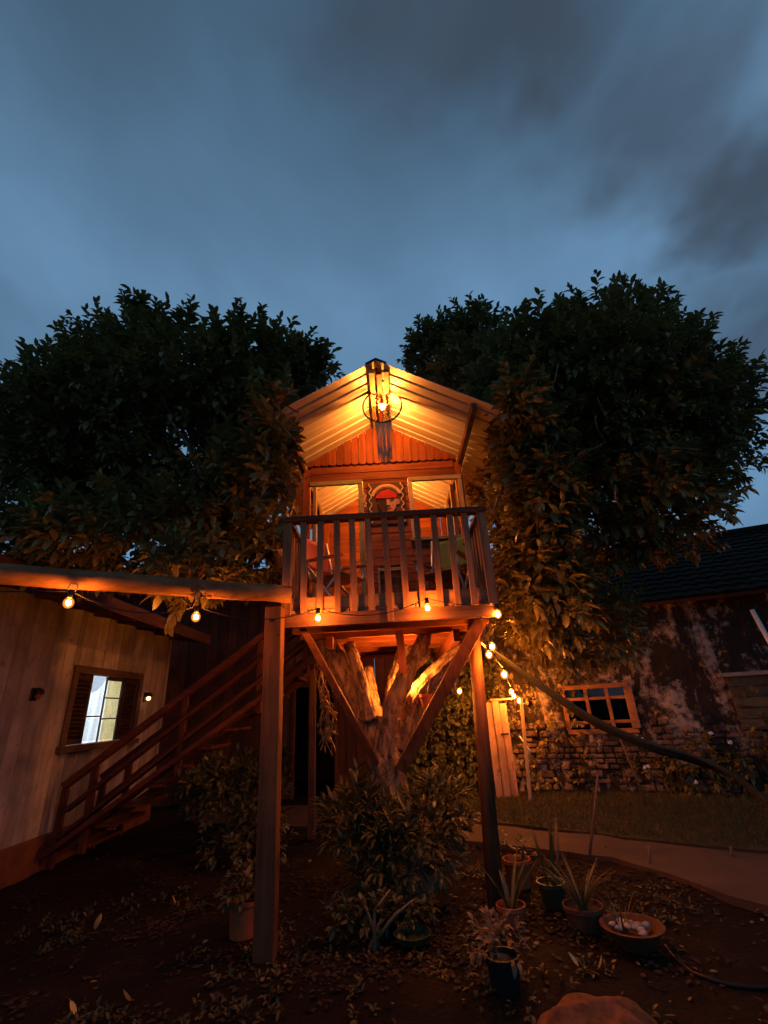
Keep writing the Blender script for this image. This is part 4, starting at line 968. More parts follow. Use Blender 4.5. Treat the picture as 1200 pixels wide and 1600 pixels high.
# ------------------------------------------------------------------ the tree that carries the house
def build_tree():
    def furrowed(pts, rads, name, n=44):
        sp = spline(pts, 30); L = [0.0]
        for a, b in zip(sp, sp[1:]): L.append(L[-1] + (b - a).length)
        m = max(8, int(L[-1] / 0.028)); S = np.linspace(0, L[-1], m); A = np.array(sp); C = np.stack([np.interp(S, L, A[:, i]) for i in range(3)], 1)
        rr = np.interp(np.linspace(0, 1, m), np.linspace(0, 1, len(rads)), rads); ref = None; vs = []
        for i in range(m):
            t = Vector(C[min(i + 1, m - 1)] - C[max(i - 1, 0)]).normalized()
            if ref is None: ref = t.orthogonal().normalized()
            ref = (ref - t * ref.dot(t)).normalized(); b = t.cross(ref); p = Vector(C[i])
            for j in range(n):
                an = 2 * PI * j / n; d = ref * math.cos(an) + b * math.sin(an); q = Vector((math.cos(an) * 2.2, math.sin(an) * 2.2, S[i] * 3.0 + pts[0][0] * 9))
                low = noise.noise((p + d * rr[i]) * 4.0); w = Vector((q.x * 2.3, q.y * 2.3, q.z * 1.1 + 0.8 * low)); fur = abs(noise.noise(w)) + 0.5 * abs(noise.noise(w * 2.3))
                vs.append(p + d * (rr[i] * (0.95 + 0.20 * low) + min(rr[i], 0.12) * 0.42 * (fur - 0.3)))
        fs = [(i * n + j, i * n + (j + 1) % n, (i + 1) * n + (j + 1) % n, (i + 1) * n + j) for i in range(m - 1) for j in range(n)] + [tuple(range(n - 1, -1, -1)), tuple(range((m - 1) * n, m * n))]
        M2 = MB(); M2.add(vs, fs); M2.build(name, M_['bark'], r, smooth=True)
    r = thing('broadleaf_tree', 'dark broadleaf tree with forked trunk and two crowns carrying the treehouse', 'tree', (0.0, 5.02, 0))
    def limb(pts, rads, name='limb', n=18, jit=0.22, k_=9):
        if n == 18 or n == 20: return furrowed(pts, rads, name)
        sp = spline(pts, k_); m = len(sp); rr = [float(np.interp(i / (m - 1), np.linspace(0, 1, len(rads)), rads)) for i in range(m)]
        tb(name, M_['bark'], r, sp, rr, n, jit=jit)
    limb([(0.02, 5.0, -0.15), (0.01, 5.0, 0.35), P(606, 1215, 5.0), P(600, 1160, 5.0), P(604, 1120, 5.0)], [0.28, 0.20, 0.16, 0.155, 0.13], 'trunk', 20)
    limb([P(602, 1205, 5.03), P(583, 1150, 5.03), P(553, 1080, 5.03), P(520, 1022, 5.06), (-0.98, 5.25, 2.7), (-1.5, 5.5, 3.5), (-2.3, 5.7, 4.3), (-3.1, 5.8, 5.2)], [0.10, 0.105, 0.10, 0.095, 0.09, 0.085, 0.07, 0.05])
    limb([P(577, 1125, 4.95), P(566, 1075, 4.92), P(553, 1030, 4.95), P(545, 1006, 5.0)], [0.085, 0.07, 0.06, 0.065])
    limb([P(604, 1180, 4.93), P(612, 1110, 4.88), P(637, 1050, 4.9), P(660, 1002, 5.0), P(668, 975, 5.2)], [0.085, 0.09, 0.08, 0.07, 0.06])
    limb([P(618, 1170, 5.05), P(650, 1090, 5.15), P(690, 1045, 5.2), P(735, 1004, 5.25), (1.18, 5.5, 2.6), (1.7, 5.7, 3.4), (2.4, 5.9, 4.3), (3.2, 6.0, 5.2)], [0.10, 0.10, 0.10, 0.105, 0.10, 0.09, 0.08, 0.05])
    limb([P(590, 1130, 5.25), P(578, 1080, 5.4), P(574, 1045, 5.5)], [0.1, 0.08, 0.07]); limb([P(612, 1100, 5.25), (0.15, 5.9, 2.15), (0.4, 6.6, 2.1), (1.2, 7.2, 3.2), (1.4, 8.0, 5.2)], [0.09, 0.08, 0.07, 0.06, 0.04])
    # boughs inside the crowns
    def bough(p, q, r0, r1, s):
        p, q = Vector(p), Vector(q); mid = (p + q) / 2 + Vector((noise.noise(p * 3 + Vector((s, 0, 0))), noise.noise(p * 3 + Vector((0, s, 0))), 0.2)) * 0.35
        limb([p, mid, q], [r0, (r0 + r1) / 2, r1], 'bough', 7, 0.1, 5)
    for s in range(11):
        a = random.uniform(-0.9, 0.9); bough((-1.5 - 0.13 * s, 5.4, 3.4 + 0.13 * s), (-1.5 - 0.28 * s + 0.3 * a, 5.0 + a, 4.9 + random.uniform(-0.7, 1.2)), 0.035, 0.012, s)
    for s in range(12):
        a = random.uniform(-0.9, 0.9); bough((1.5 + 0.12 * s, 5.5, 3.2 + 0.14 * s), (1.5 + 0.25 * s + 0.3 * a, 5.1 + a, 4.6 + random.uniform(-0.9, 1.4)), 0.035, 0.012, s + 40)
    # the bare branches the photograph shows catching the light
    for pp in ([P(770, 800, 4.5), P(795, 740, 4.6), P(812, 722, 4.7)], [P(345, 915, 4.3), P(385, 885, 4.35), P(435, 850, 4.5)], [P(790, 945, 5.0), P(830, 940, 5.0), P(875, 975, 5.1)], [P(845, 890, 5.0), P(880, 895, 5.0), P(900, 908, 5.1)], [P(170, 895, 4.4), P(200, 840, 4.8), P(240, 800, 5.1)], [P(250, 890, 4.6), P(280, 820, 4.8), P(300, 770, 5.0)], [P(300, 790, 4.6), P(275, 755, 4.7), P(245, 730, 4.9)], [P(300, 720, 4.7), P(290, 690, 4.7), P(265, 655, 4.8)], [P(355, 740, 4.8), P(352, 700, 4.9), P(335, 655, 5.0)]):
        limb(pp, [0.018, 0.014, 0.008], 'bough', 6, 0.1)
    for s in range(26):
        px, py = (random.uniform(60, 420), random.uniform(640, 860)) if s % 2 else (random.uniform(790, 1010), random.uniform(620, 900))
        Y = random.uniform(4.5, 5.0); sgn = random.choice((-1, 1)); l = random.uniform(25, 60)
        limb([P(px, py, Y + 0.25), P(px + sgn * l * 0.35, py - l * 0.6, Y + 0.05), P(px + sgn * l * random.uniform(0.3, 0.8), py - l * 1.25, Y)], [0.014, 0.010, 0.006], 'bough', 6, 0.1, 4)
    blobs = [  # centre, radii, sprigs
        (P(250, 690, 5.9), (1.75, 1.5, 1.55), 850), (P(125, 700, 5.8), (1.1, 1.3, 1.3), 400), (P(395, 630, 5.6), (0.85, 1.1, 1.15), 420),
        (P(70, 680, 6.2), (0.75, 1.0, 0.75), 190), (P(250, 580, 6.2), (1.5, 1.2, 0.62), 330), (P(410, 780, 4.9), (0.50, 0.8, 0.75), 210), (P(210, 850, 4.8), (1.25, 0.9, 0.40), 240), (P(300, 905, 4.05), (0.24, 0.25, 0.2), 34), (P(50, 850, 5.3), (0.8, 0.9, 0.36), 100), (P(465, 640, 4.75), (0.24, 0.4, 0.45), 44),
        (P(930, 655, 6.1), (1.75, 1.6, 1.65), 900), (P(1045, 680, 6.2), (1.05, 1.3, 1.35), 400), (P(840, 620, 5.8), (0.8, 1.1, 1.2), 420), (P(935, 548, 6.5), (1.45, 1.2, 0.55), 300),
        (P(690, 560, 8.0), (0.72, 0.7, 0.72), 260), (P(960, 790, 5.9), (1.5, 1.2, 0.8), 420), (P(815, 760, 4.9), (0.42, 0.7, 0.95), 300), (P(830, 920, 5.4), (0.52, 0.7, 0.6), 260), (P(905, 985, 6.3), (0.7, 0.6, 0.45), 150), (P(1068, 640, 6.4), (0.8, 0.9, 0.75), 180), (P(740, 532, 7.4), (0.55, 0.6, 0.5), 130), (P(425, 800, 5.7), (0.35, 0.5, 0.5), 110), (P(415, 880, 5.5), (0.35, 0.5, 0.35), 70), (P(446, 655, 4.05), (0.13, 0.2, 0.42), 46), (P(438, 745, 4.2), (0.15, 0.25, 0.36), 40), (P(803, 650, 4.15), (0.12, 0.2, 0.28), 36), (P(735, 580, 7.0), (0.6, 0.6, 0.6), 120), (P(478, 585, 5.3), (0.28, 0.3, 0.28), 44), (P(772, 770, 6.0), (0.25, 0.5, 0.45), 70), (P(800, 690, 4.6), (0.16, 0.3, 0.3), 40)]
    Ps, Ds = [], []
    for c, rad, n in blobs:
        p, d = ell_points(int(n * 1.4), c, rad, 0.5); Ps.append(p); Ds.append(d)
    p = np.concatenate(Ps); d = np.concatenate(Ds)
    keep = ~((np.abs(p[:, 0] - 0.02) < 1.17) & (p[:, 1] < 7.75) & (p[:, 2] < np.where(p[:, 0] < -0.55, 5.35, 6.2)))
    keep[(p[:, 1] < 4.35) & (p[:, 0] < -0.95)] = True
    keep &= ~((p[:, 0] < -0.8) & (p[:, 2] < 2.95) & (p[:, 1] > 4.4)) & (p[:, 1] > 3.4)
    slopez = RZ - RS * np.abs(p[:, 0]); keep &= ~((np.abs(p[:, 0]) < 1.42) & (p[:, 1] > 4.6) & (p[:, 1] < 7.6) & (p[:, 2] < slopez + 0.35))
    p, d = p[keep], d[keep]
    d = d * 0.75 + np.array([0, 0, 0.65]) + RNG.normal(0, 0.35, d.shape)
    A, T = sprigs(p, d, 11, 0.30, 0.165, 1.15, 0.25)
    side = np.where(T[:, 0] > 0, 1.30, 1.14); side = np.where(T[:, 2] > 3.5, side, 1.02)
    side = np.where((T[:, 1] < 4.35) & (T[:, 0] < 0), 0.93, side); ok = ~((np.abs(T[:, 0]) < side) & (T[:, 1] < 7.6) & (T[:, 2] < 5.25)); A, T = A[ok], T[ok]
    foliage(r, A, T, LEAF, M_['leaf'], 300, 'crown')
    # twigs under the shoots
    dn = norm(d); sel = RNG.choice(len(p), min(len(p), 2600), replace=False); V, Fc = [], []
    a = norm(np.cross(dn[sel], RNG.normal(size=(len(sel), 3)))); b = np.cross(dn[sel], a); o = np.array(r.location)
    base = p[sel] - dn[sel] * 0.25; tip = p[sel] + dn[sel] * 0.3
    q = []
    for k_ in range(3):
        w = a * math.cos(k_ * 2.094) + b * math.sin(k_ * 2.094); q.append(base + w * 0.008); q.append(tip + w * 0.004)
    V = np.stack(q, 1).reshape(-1, 3) - o; n = len(sel); tf = np.array([(0, 2, 3), (0, 3, 1), (2, 4, 5), (2, 5, 3), (4, 0, 1), (4, 1, 5)])
    link('twigs', np_mesh('twigs', V, (tf[None] + (np.arange(n) * 6)[:, None, None]).reshape(-1, 3)), M_['twig'], r, kind='stuff')
build_tree()

# ------------------------------------------------------------------ shrubs, creeper, plants
def shrub(name, lab, cat, base, blobs, nleaf, shoot, size, mat, tmpl=LEAF, parts=40, droop=0.25, up=0.7, stems=5, spread=1.0, group=None):
    base = Vector(base); r = thing(name, lab, cat, base, group)
    Ps, Ds = [], []
    for c, rad, n in blobs:
        p, d = ell_points(n, c, rad, 0.35, -0.75); Ps.append(p); Ds.append(d)
    p = np.concatenate(Ps); d = np.concatenate(Ds); k_ = p[:, 2] > 0.05; p, d = p[k_], d[k_]
    A, T = sprigs(p, d * 0.8 + np.array([0, 0, up]) + RNG.normal(0, 0.3, d.shape), nleaf, shoot, size, spread, droop)
    k_ = T[:, 2] > 0.04; foliage(r, A[k_], T[k_], tmpl, mat, parts)
    cs = [Vector(c) for c, _, _ in blobs]
    for i in range(stems):
        c = cs[i % len(cs)]; q = c + Vector((random.uniform(-.2, .2), random.uniform(-.2, .2), random.uniform(-.05, .2)))
        if q.z < 0.1: q.z = 0.1
        tb('stem', M_['twig'], r, [base + Vector((random.uniform(-.05, .05), random.uniform(-.05, .05), -0.02)), base.lerp(q, 0.5) + Vector((random.uniform(-.05, .05), 0, 0.04)), q], [0.016, 0.012, 0.006], 6)
    return r
shrub('leafy_shrub', 'dense long-leaved shrub growing round the foot of the tree trunk', 'shrub', (-0.05, 4.75, 0),
      [((-0.02, 4.7, 0.40), (0.44, 0.30, 0.30), 120), ((-0.40, 4.85, 0.62), (0.24, 0.26, 0.24), 70), ((0.33, 4.85, 0.58), (0.26, 0.26, 0.26), 70), ((-0.02, 4.62, 0.36), (0.26, 0.12, 0.14), 24)], 9, 0.16, 0.145, M_['shrub'], LEAF_N, 110, 0.1, 0.5, 8, 0.85)
shrub('low_shrub', 'low sprawling shrub in front of the tree foot', 'shrub', (-0.25, 4.1, 0), [((-0.28, 4.25, 0.10), (0.32, 0.22, 0.10), 44), ((0.0, 4.3, 0.08), (0.2, 0.2, 0.09), 22)], 8, 0.08, 0.085, M_['shrub'], LEAF, 40)
lb = G(365, 1335)
shrub('pale_shrub', 'grey-green shrub catching white window light behind the stairs', 'shrub', lb, [(lb + Vector((-0.1, 0.05, 0.62)), (0.5, 0.45, 0.40), 150), (lb + Vector((0.3, 0, 0.38)), (0.3, 0.35, 0.32), 80), (lb + Vector((-0.42, 0, 0.72)), (0.24, 0.3, 0.22), 44)], 9, 0.16, 0.11, M_['shrub2'], LEAF, 60, 0.2)
lb = G(430, 1255); shrub('dark_shrub', 'dark feathery shrub just behind the square post', 'shrub', lb, [(lb + Vector((-0.1, 0, 0.5)), (0.4, 0.35, 0.42), 110)], 9, 0.18, 0.14, M_['shrub'], LEAF_N, 30)
lb = G(385, 1345); shrub('ground_plant', 'low pale plant lying in front of the grey-green shrub', 'plant', lb, [(lb + Vector((0.0, -0.1, 0.12)), (0.5, 0.25, 0.12), 60)], 7, 0.1, 0.10, M_['shrub2'], LEAF, 30)
# creeper on the wall behind the right post, and hedge behind the trunk
def creeper(name, lab, cat, s0, s1, z0, z1, n, mat, size=0.10, dens=None, parts=40, off=0.12, stems=7):
    r = thing(name, lab, cat, oat((s0 + s1) / 2, 0, off))
    s = RNG.uniform(s0, s1, n * 3); z = RNG.uniform(z0, z1, n * 3)
    k_ = np.array([dens(a, b) > random.random() if dens else True for a, b in zip(s, z)]); s, z = s[k_][:n], z[k_][:n]
    A0, D, N = np.array(oA), np.array(oD), np.array(oN); p = A0 + s[:, None] * D + N * (off + RNG.uniform(-0.06, 0.22, len(s)))[:, None]; p[:, 2] = z
    A, T = sprigs(p, N + RNG.normal(0, 0.5, p.shape) + np.array([0, 0, -0.2]), 6, 0.12, size, 1.1, 0.5)
    k_ = T[:, 2] > 0.03; foliage(r, A[k_], T[k_], LEAF_R, mat, parts)
    for i in range(stems):
        a = s0 + (s1 - s0) * (i + 0.5) / 7; tb('stem', M_['twig'], r, [oat(a, max(0, z0 - 0.1), 0.05), oat(a + 0.1 * math.sin(i), (z0 + z1) / 2, 0.07), oat(a - 0.08 * math.cos(i), z1 - 0.1, 0.07)], [0.016, 0.012, 0.006], 6)
    return r
creeper('wall_creeper', 'bright creeper covering the wall beside the plank door', 'climbing plant', 0.95, 1.72, 0.55, 2.3, 330, M_['creeper'], 0.11, None, 60)
creeper('hedge', 'thick dim hedge on the wall behind the tree trunk', 'hedge', -0.6, 1.15, 0.02, 1.75, 620, M_['creeper'], 0.12, lambda s, z: 1.0, 60, 0.3)
creeper('ivy', 'sparse ivy spread over the mouldy stone wall left of the window', 'ivy', 1.9, 3.0, 0.1, 2.6, 130, M_['leaf'], 0.10, lambda s, z: 0.25 + 0.9 * noise.noise(Vector((s * 2.5, z * 2.5, 3))), 40, stems=0)
creeper('dark_climber', 'dark climbing plant hanging over the stone wall right of the window', 'climbing plant', 4.1, 7.0, 0.05, 2.6, 170, M_['leaf'], 0.11, lambda s, z: (0.6 if z < 0.6 else -0.15) + 1.0 * noise.noise(Vector((s * 1.6, z * 1.2, 8))), 40, stems=0)
lb = G(1130, 1245); shrub('flowering_bush', 'dark bush with a few pale blossoms below the boarded opening', 'shrub', lb, [(lb + Vector((0.1, 0.2, 0.4)), (0.75, 0.4, 0.45), 150), (lb + Vector((-0.7, 0.5, 0.28)), (0.5, 0.3, 0.3), 70), (lb + Vector((0.8, -0.2, 0.5)), (0.6, 0.4, 0.5), 90)], 9, 0.2, 0.12, M_['leaf'], LEAF, 40)
fl = bpy.data.objects['flowering_bush']
for px, py in ((1003, 1155), (1110, 1146), (1008, 1199), (1012, 1197), (1140, 1160), (1087, 1222)):
    c = P(px, py, 7.1 if px > 1050 else 7.9); m = MB()
    for i in range(5):
        a = i * 1.257; m.ball(c + Vector((0.017 * math.cos(a), -0.01 + random.uniform(-.015, .015), 0.014 * math.sin(a))), random.uniform(0.010, 0.018), 6, (1, 0.6, 0.8), 0.6)
    m.build('blossom', M_['white'], fl, smooth=True)
hv = thing('dried_vine', 'tangled dried vine hanging below the balcony beside the left brace', 'vine', P(500, 1050, 5.3))
for i in range(7):
    q = []; x0 = random.uniform(-0.04, 0.04)
    for j in range(12): q.append(P(499, 1040, 5.2) + Vector((x0 + 0.10 * (j / 11) + 0.035 * math.sin(j * 0.9 + i * 2), 0.04 * math.cos(j * 0.8 + i), -j * (0.055 + 0.01 * (i % 3)))))
    tb('strand', M_['dryvine'], hv, [P(505, 1018, 5.2)] + q, 0.006, 5)
p, d = ell_points(70, P(512, 1120, 5.2), (0.07, 0.06, 0.32), 0.2); A, T = sprigs(p, d + np.array([0, 0, -0.8]), 3, 0.05, 0.07, 0.8, 0.5); foliage(hv, A, T, LEAF_N, M_['dry'], 12, 'dry_leaves')

# grass and leaf litter
def inpoly(x, y, poly):
    c = False; j = len(poly) - 1
    for i in range(len(poly)):
        if (poly[i].y > y) != (poly[j].y > y) and x < (poly[j].x - poly[i].x) * (y - poly[i].y) / (poly[j].y - poly[i].y) + poly[i].x: c = not c
        j = i
    return c
def scatter_grass(pix, n, name, size, mat, z=0.02):
    poly = [G(*p) for p in pix]; x0, x1 = min(p.x for p in poly), max(p.x for p in poly); y0, y1 = min(p.y for p in poly), max(p.y for p in poly)
    q = np.array([(x, y, z) for x, y in zip(RNG.uniform(x0, x1, n), RNG.uniform(y0, y1, n)) if inpoly(x, y, poly)])
    m = len(q); d = RNG.normal(0, 0.45, (m, 3)); d[:, 2] = 1; up = RNG.normal(size=(m, 3))
    A = frames(d, up) * (size * RNG.uniform(0.5, 1.3, m))[:, None, None]
    link(name, np_mesh(name, *stamp(blade_template(0.10, 0.25), A, q)), mat, kind='stuff', label='short dim green grass on the lawn')
scatter_grass([(645, 1238), (820, 1241), (1000, 1228), (1230, 1212), (1230, 1334), (1060, 1322), (900, 1302), (695, 1280)], 75000, 'grass', 0.065, M_['grass'])
def litter(n, name, size, mat, reg, lab, zf):
    x = RNG.uniform(reg[0], reg[1], n * 4); y = RNG.uniform(reg[2], reg[3], n * 4)
    spots = [(-0.97, 4.0), (0.7, 4.5), (0.9, 4.3), (1.2, 4.3), (-0.1, 4.5), (1.5, 3.9), (2.4, 5.0)]
    w_ = np.array([max(0.04, noise.noise(Vector((a * 1.4, b * 1.4, n * 0.01))) * 1.6) + sum(0.7 * math.exp(-((a - p) ** 2 + (b - q) ** 2) / 0.06) for p, q in spots) for a, b in zip(x, y)])
    pick = RNG.choice(len(x), n, replace=False, p=w_ / w_.sum()); x, y = x[pick], y[pick]
    q = np.array([(a, b, gz(a, b) + zf) for a, b in zip(x, y)]); d = RNG.normal(size=(n, 3)); d[:, 2] = RNG.normal(0, 0.10, n)
    up = np.tile([[0, 0, 1.0]], (n, 1)) + RNG.normal(0, 0.3, (n, 3)); A = frames(d, up) * (size * RNG.uniform(0.4, 1.2, n))[:, None, None]
    link(name, np_mesh(name, *stamp(leaf_template(0.5, 0.08, 0.05), A, q)), mat, kind='stuff', label=lab)
litter(300, 'fallen_leaves', 0.045, M_['dry'], (-2.6, 3.6, 3.0, 6.2), 'brown fallen leaves scattered over the soil', 0.012)
litter(5000, 'leaf_litter', 0.05, leafm('rotting_leaf', (0.008, 0.0045, 0.0022), (0.028, 0.015, 0.007), 0.9), (-3.8, 4.0, 3.0, 7.0), 'dark rotting leaf litter covering the garden soil', 0.01)
wp = []
for i in range(190):
    a, b = random.uniform(-3.2, 2.8), random.uniform(3.1, 6.0)
    if noise.noise(Vector((a * 0.9, b * 0.9, 4))) < -0.02: continue
    for j in range(random.randint(4, 12)): wp.append((a + random.gauss(0, 0.06), b + random.gauss(0, 0.06)))
wq = np.array([(a, b, gz(a, b)) for a, b in wp]); d = RNG.normal(0, 0.7, wq.shape); d[:, 2] = 1.0
A, T = sprigs(wq, d, 4, 0.045, 0.05, 1.2, 0.3)
link('weeds', np_mesh('weeds', *stamp(LEAF, A, T)), leafm('weed_leaf', (0.018, 0.019, 0.006), (0.042, 0.040, 0.013), 0.55), kind='stuff', label='low dark weeds growing in patches over the soil')
for i, (px, py, s, lab) in enumerate(((148, 1456, 0.11, 'yellow fallen leaf curled on soil at the left'), (204, 1564, 0.10, 'yellow fallen leaf nearest the bottom left corner'), (905, 1512, 0.07, 'pale yellow fallen leaf between the black pot and the bowl'), (935, 1512, 0.075, 'small pale fallen leaf right of the black pot'), (118, 1590, 0.07, 'pale fallen leaf at the bottom edge on the left'), (275, 1412, 0.07, 'pale fallen leaf on soil left of the planter'))):
    p = G(px, py); me = np_mesh('fallen_leaf', *leaf_template(0.5, -0.5, 0.16)); o = link('fallen_leaf', me, leafm('yellow_leaf', (0.34, 0.22, 0.06), (0.5, 0.36, 0.12), 0.6), None)
    o['label'] = lab; o['category'] = 'leaf'; o['group'] = 'single fallen leaves'
    o.location = (p.x, p.y, gz(p.x, p.y) + 0.02); o.scale = (s, s, s); o.rotation_euler = (random.uniform(-.3, .3), random.uniform(-.6, -.2), random.uniform(0, 6))

# ------------------------------------------------------------------ pots
def pot_shape(r, c, rad, h, mat, taper=0.72, rim=0.03, soil=True):
    m = MB(); t = 0.012; rb = rad * taper
    m.lathe([(0.001, 0), (rb, 0), (rad * 0.97, h - rim), (rad, h - rim), (rad * 1.04, h - rim + 0.004), (rad * 1.04, h), (rad * 1.04 - t, h), (rad * 0.97 - t, h - rim), (rad * 0.93 - t, h * 0.8), (0.001, h * 0.8)], c, 24)
    m.build('pot_body', mat, r, smooth=False)
    if soil: m = MB(); m.lathe([(rad * 0.93 - t, h * 0.8 + 0.004), (rad * 0.5, h * 0.84), (0.001, h * 0.85)], c, 24); m.build('soil', M_['soilpot'], r, smooth=True)
def upright_leaves(r, c, n, L, wid, mat, name, lean=0.35, curve=0.25):
    for i in range(n):
        a = random.uniform(0, 6.28); l = L * random.uniform(0.65, 1.1); d = Vector((math.cos(a), math.sin(a), 0)); sd = d.cross(Vector((0, 0, 1))); q, vs, fs = 5, [], []
        ln = lean * random.uniform(0.4, 1.3)
        for j in range(q + 1):
            t = j / q; p = c + d * (0.02 + l * (ln * t + curve * t * t)) + Vector((0, 0, l * (t - curve * 0.5 * t * t))); w = wid * (1 - t ** 2.2) * (0.7 + 0.6 * t * (1 - t)) / 2 + 0.001
            vs += [p - sd * w + d * w * 0.5, p, p + sd * w + d * w * 0.5]
        for j in range(q): b = 3 * j; fs += [(b, b + 1, b + 4, b + 3), (b + 1, b + 2, b + 5, b + 4)]
        m = MB(); m.add(vs, fs); m.build(name, mat, r, smooth=True)
def pot(px, pbase, prim, pw, mat, lab, plant=None, taper=0.72, name='plant_pot'):
    c = G(px, pbase); c.z = 0.0; k_ = mpp(c); rad = pw * k_ / 2
    c = c + Vector((0, rad * 0.8, 0)); rimz = P(px, prim, c.y).z
    h = max(0.1, rimz)
    r = thing(name, lab, 'plant pot', c, 'plant pots in the garden'); pot_shape(r, c, rad, h, mat, taper)
    if plant: plant(r, c + Vector((0, 0, h * 0.8)), rad)
    return r, c, h, rad
def agave(n, L, w): return lambda r, c, rad: upright_leaves(r, c, n, L, w, M_['succ'], 'leaf')
def snake(n, L, w): return lambda r, c, rad: upright_leaves(r, c, n, L, w, M_['succ'], 'leaf', 0.12, 0.08)
def wispy(n, L): return lambda r, c, rad: upright_leaves(r, c, n, L, 0.014, M_['shrub2'], 'leaf', 0.45, 0.4)
def bushy(n, s, mat):
    def f(r, c, rad):
        p, d = ell_points(n, c + Vector((0, 0, rad * 0.7)), (rad * 1.2, rad * 1.2, rad), 0.2, -0.6); A, T = sprigs(p, d + np.array([0, 0, 0.6]), 6, 0.08, s, 1.0, 0.3); foliage(r, A, T, LEAF, mat, 20)
    return f
pot(795, 1556, 1490, 54, M_['black'], 'tall black pot nearest the camera, right of the post', bushy(26, 0.07, M_['dry']), 0.85)
pot(806, 1452, 1412, 46, M_['terra'], 'terracotta pot with upright spiky leaves beside the round post', agave(11, 0.34, 0.035))
pot(817, 1392, 1340, 44, M_['terra'], 'terracotta pot behind the round post with small dry plant', bushy(16, 0.06, M_['shrub']))
pot(872, 1424, 1376, 44, M_['greenpot'], 'green pot with tall snake-plant leaves between two terracotta pots', snake(7, 0.55, 0.045))
pot(926, 1460, 1412, 62, M_['terrad'], 'wide old clay pot with wispy grass-like plant', wispy(46, 0.32), 0.78)
pot(375, 1470, 1404, 50, M_['terra'], 'red clay planter left of the square post', bushy(30, 0.10, M_['shrub']), 0.9)
pot(318, 1328, 1298, 36, M_['black'], 'small black pot below the stairs', bushy(12, 0.08, M_['shrub']), 0.85)
pot(634, 1452, 1428, 34, M_['greenpot'], 'small dark pot in front of the low shrub', bushy(10, 0.05, M_['shrub']), 0.85)
tr = thing('plant_tray', 'shallow dark tray on the soil in front of the tree', 'tray', G(645, 1472)); m = MB(); c = G(645, 1472)
m.lathe([(0.001, 0.0), (0.11, 0.0), (0.135, 0.045), (0.128, 0.045), (0.105, 0.012), (0.001, 0.012)], c + Vector((0, 0, 0.01)), 22); m.build('dish', M_['greenpot'], tr, smooth=False)
c = G(1008, 1492); c.z = 0; bw = thing('stone_bowl', 'wide shallow clay bowl of pale stones', 'bowl', c); rad = 0.19
c = c + Vector((0, 0.12, 0)); m = MB(); m.lathe([(0.001, 0.0), (0.11, 0.0), (rad, 0.10), (rad + 0.01, 0.11), (rad - 0.015, 0.11), (0.10, 0.045), (0.001, 0.045)], c, 26); m.build('dish', M_['terrad'], bw, smooth=False)
for i in range(15):
    a, q = random.uniform(0, 6.28), random.uniform(0.0, 0.13); w = thing('pebble', 'pale pebble heaped in the wide clay bowl', 'pebble', c + Vector((q * math.cos(a), q * math.sin(a), 0.10)), 'pale pebbles in the clay bowl')
    m = MB(); m.ball(w.location, random.uniform(0.018, 0.034), 14, (1.2, 0.9, 0.7), 0.35); o = m.build('pebble', M_['stone'], None, smooth=True)
    for k_ in ('label', 'category', 'group'): o[k_] = w[k_]
    bpy.data.objects.remove(w)
upright_leaves(bw, c + Vector((-0.06, 0, 0.06)), 7, 0.22, 0.012, M_['succ'], 'leaf', 0.3, 0.3)
hg = thing('hanging_pot', 'small terracotta pot hung in the tree fork', 'plant pot', P(669, 1105, 4.95)); pot_shape(hg, P(669, 1105, 4.95), 0.075, 0.12, M_['terra'])
tb('hanger', M_['iron'], hg, [P(669, 1105, 4.95) + Vector((0, 0, 0.11)), P(669, 1075, 5.0), P(672, 1058, 5.05)], 0.004, 5)
hs = thing('garden_hose', 'dark garden hose curving over the ground at the right', 'hose', G(1060, 1498))
hp = spline([G(*q) for q in ((1040, 1478), (1062, 1502), (1095, 1522), (1140, 1534), (1200, 1541), (1290, 1540))], 8); tb('hose', M_['black'], hs, [q + Vector((0, 0, gz(q.x, q.y) + 0.013)) for q in hp], 0.011, 8); hs.children[0].name = 'pipe_run'
for px, py, rad, sq, lab in ((935, 1640, 0.21, (1.5, 1, 0.72), 'rounded brown form added for a blurred fingertip at the bottom edge'),):
    q = G(px, py); m = MB(); m.ball((q.x, q.y, rad * 0.05), rad, 60, sq, 0.22)
    for v in m.v: v += Vector((noise.noise(v * 16), noise.noise(v * 16 + Vector((5, 0, 0))), noise.noise(v * 16 + Vector((0, 5, 0))))) * 0.006 + Vector((0, 0, 0.010 * noise.noise(v * 6)))
    o = m.build('finger_blob_form', M_['finger_blob'], None, smooth=True); o['label'] = lab; o['category'] = 'stone'  # rounded form added in place of a blurred fingertip at the lens
# canes
for (x0, y0, x1, y1, w, lab) in ((918, 1342, 934, 1210, 0.014, 'thin cane standing upright beside the path'), (870, 1375, 868, 1278, 0.016, 'short dark cane standing behind the green pot'), (1012, 1262, 968, 1152, 0.018, 'slim pale pole propped under the hammock'), (1012, 1356, 1014, 1322, 0.016, 'short stub of cane at the path edge'), (1140, 1345, 1142, 1322, 0.014, 'small stake at the far right of the path')):
    b = G(x0, y0); t = P(x1, y1, b.y - 0.02); o = MB(); o.tube([b + Vector((0, 0, -0.05)), b.lerp(t, 0.5) + Vector((0.012, 0, 0)), t], [w, w * 0.9, w * 0.7], 8, jit=0.1); q = o.build('cane', M_['twig'], None, smooth=True); q['label'] = lab; q['category'] = 'cane'; q['group'] = 'canes stuck in the ground'

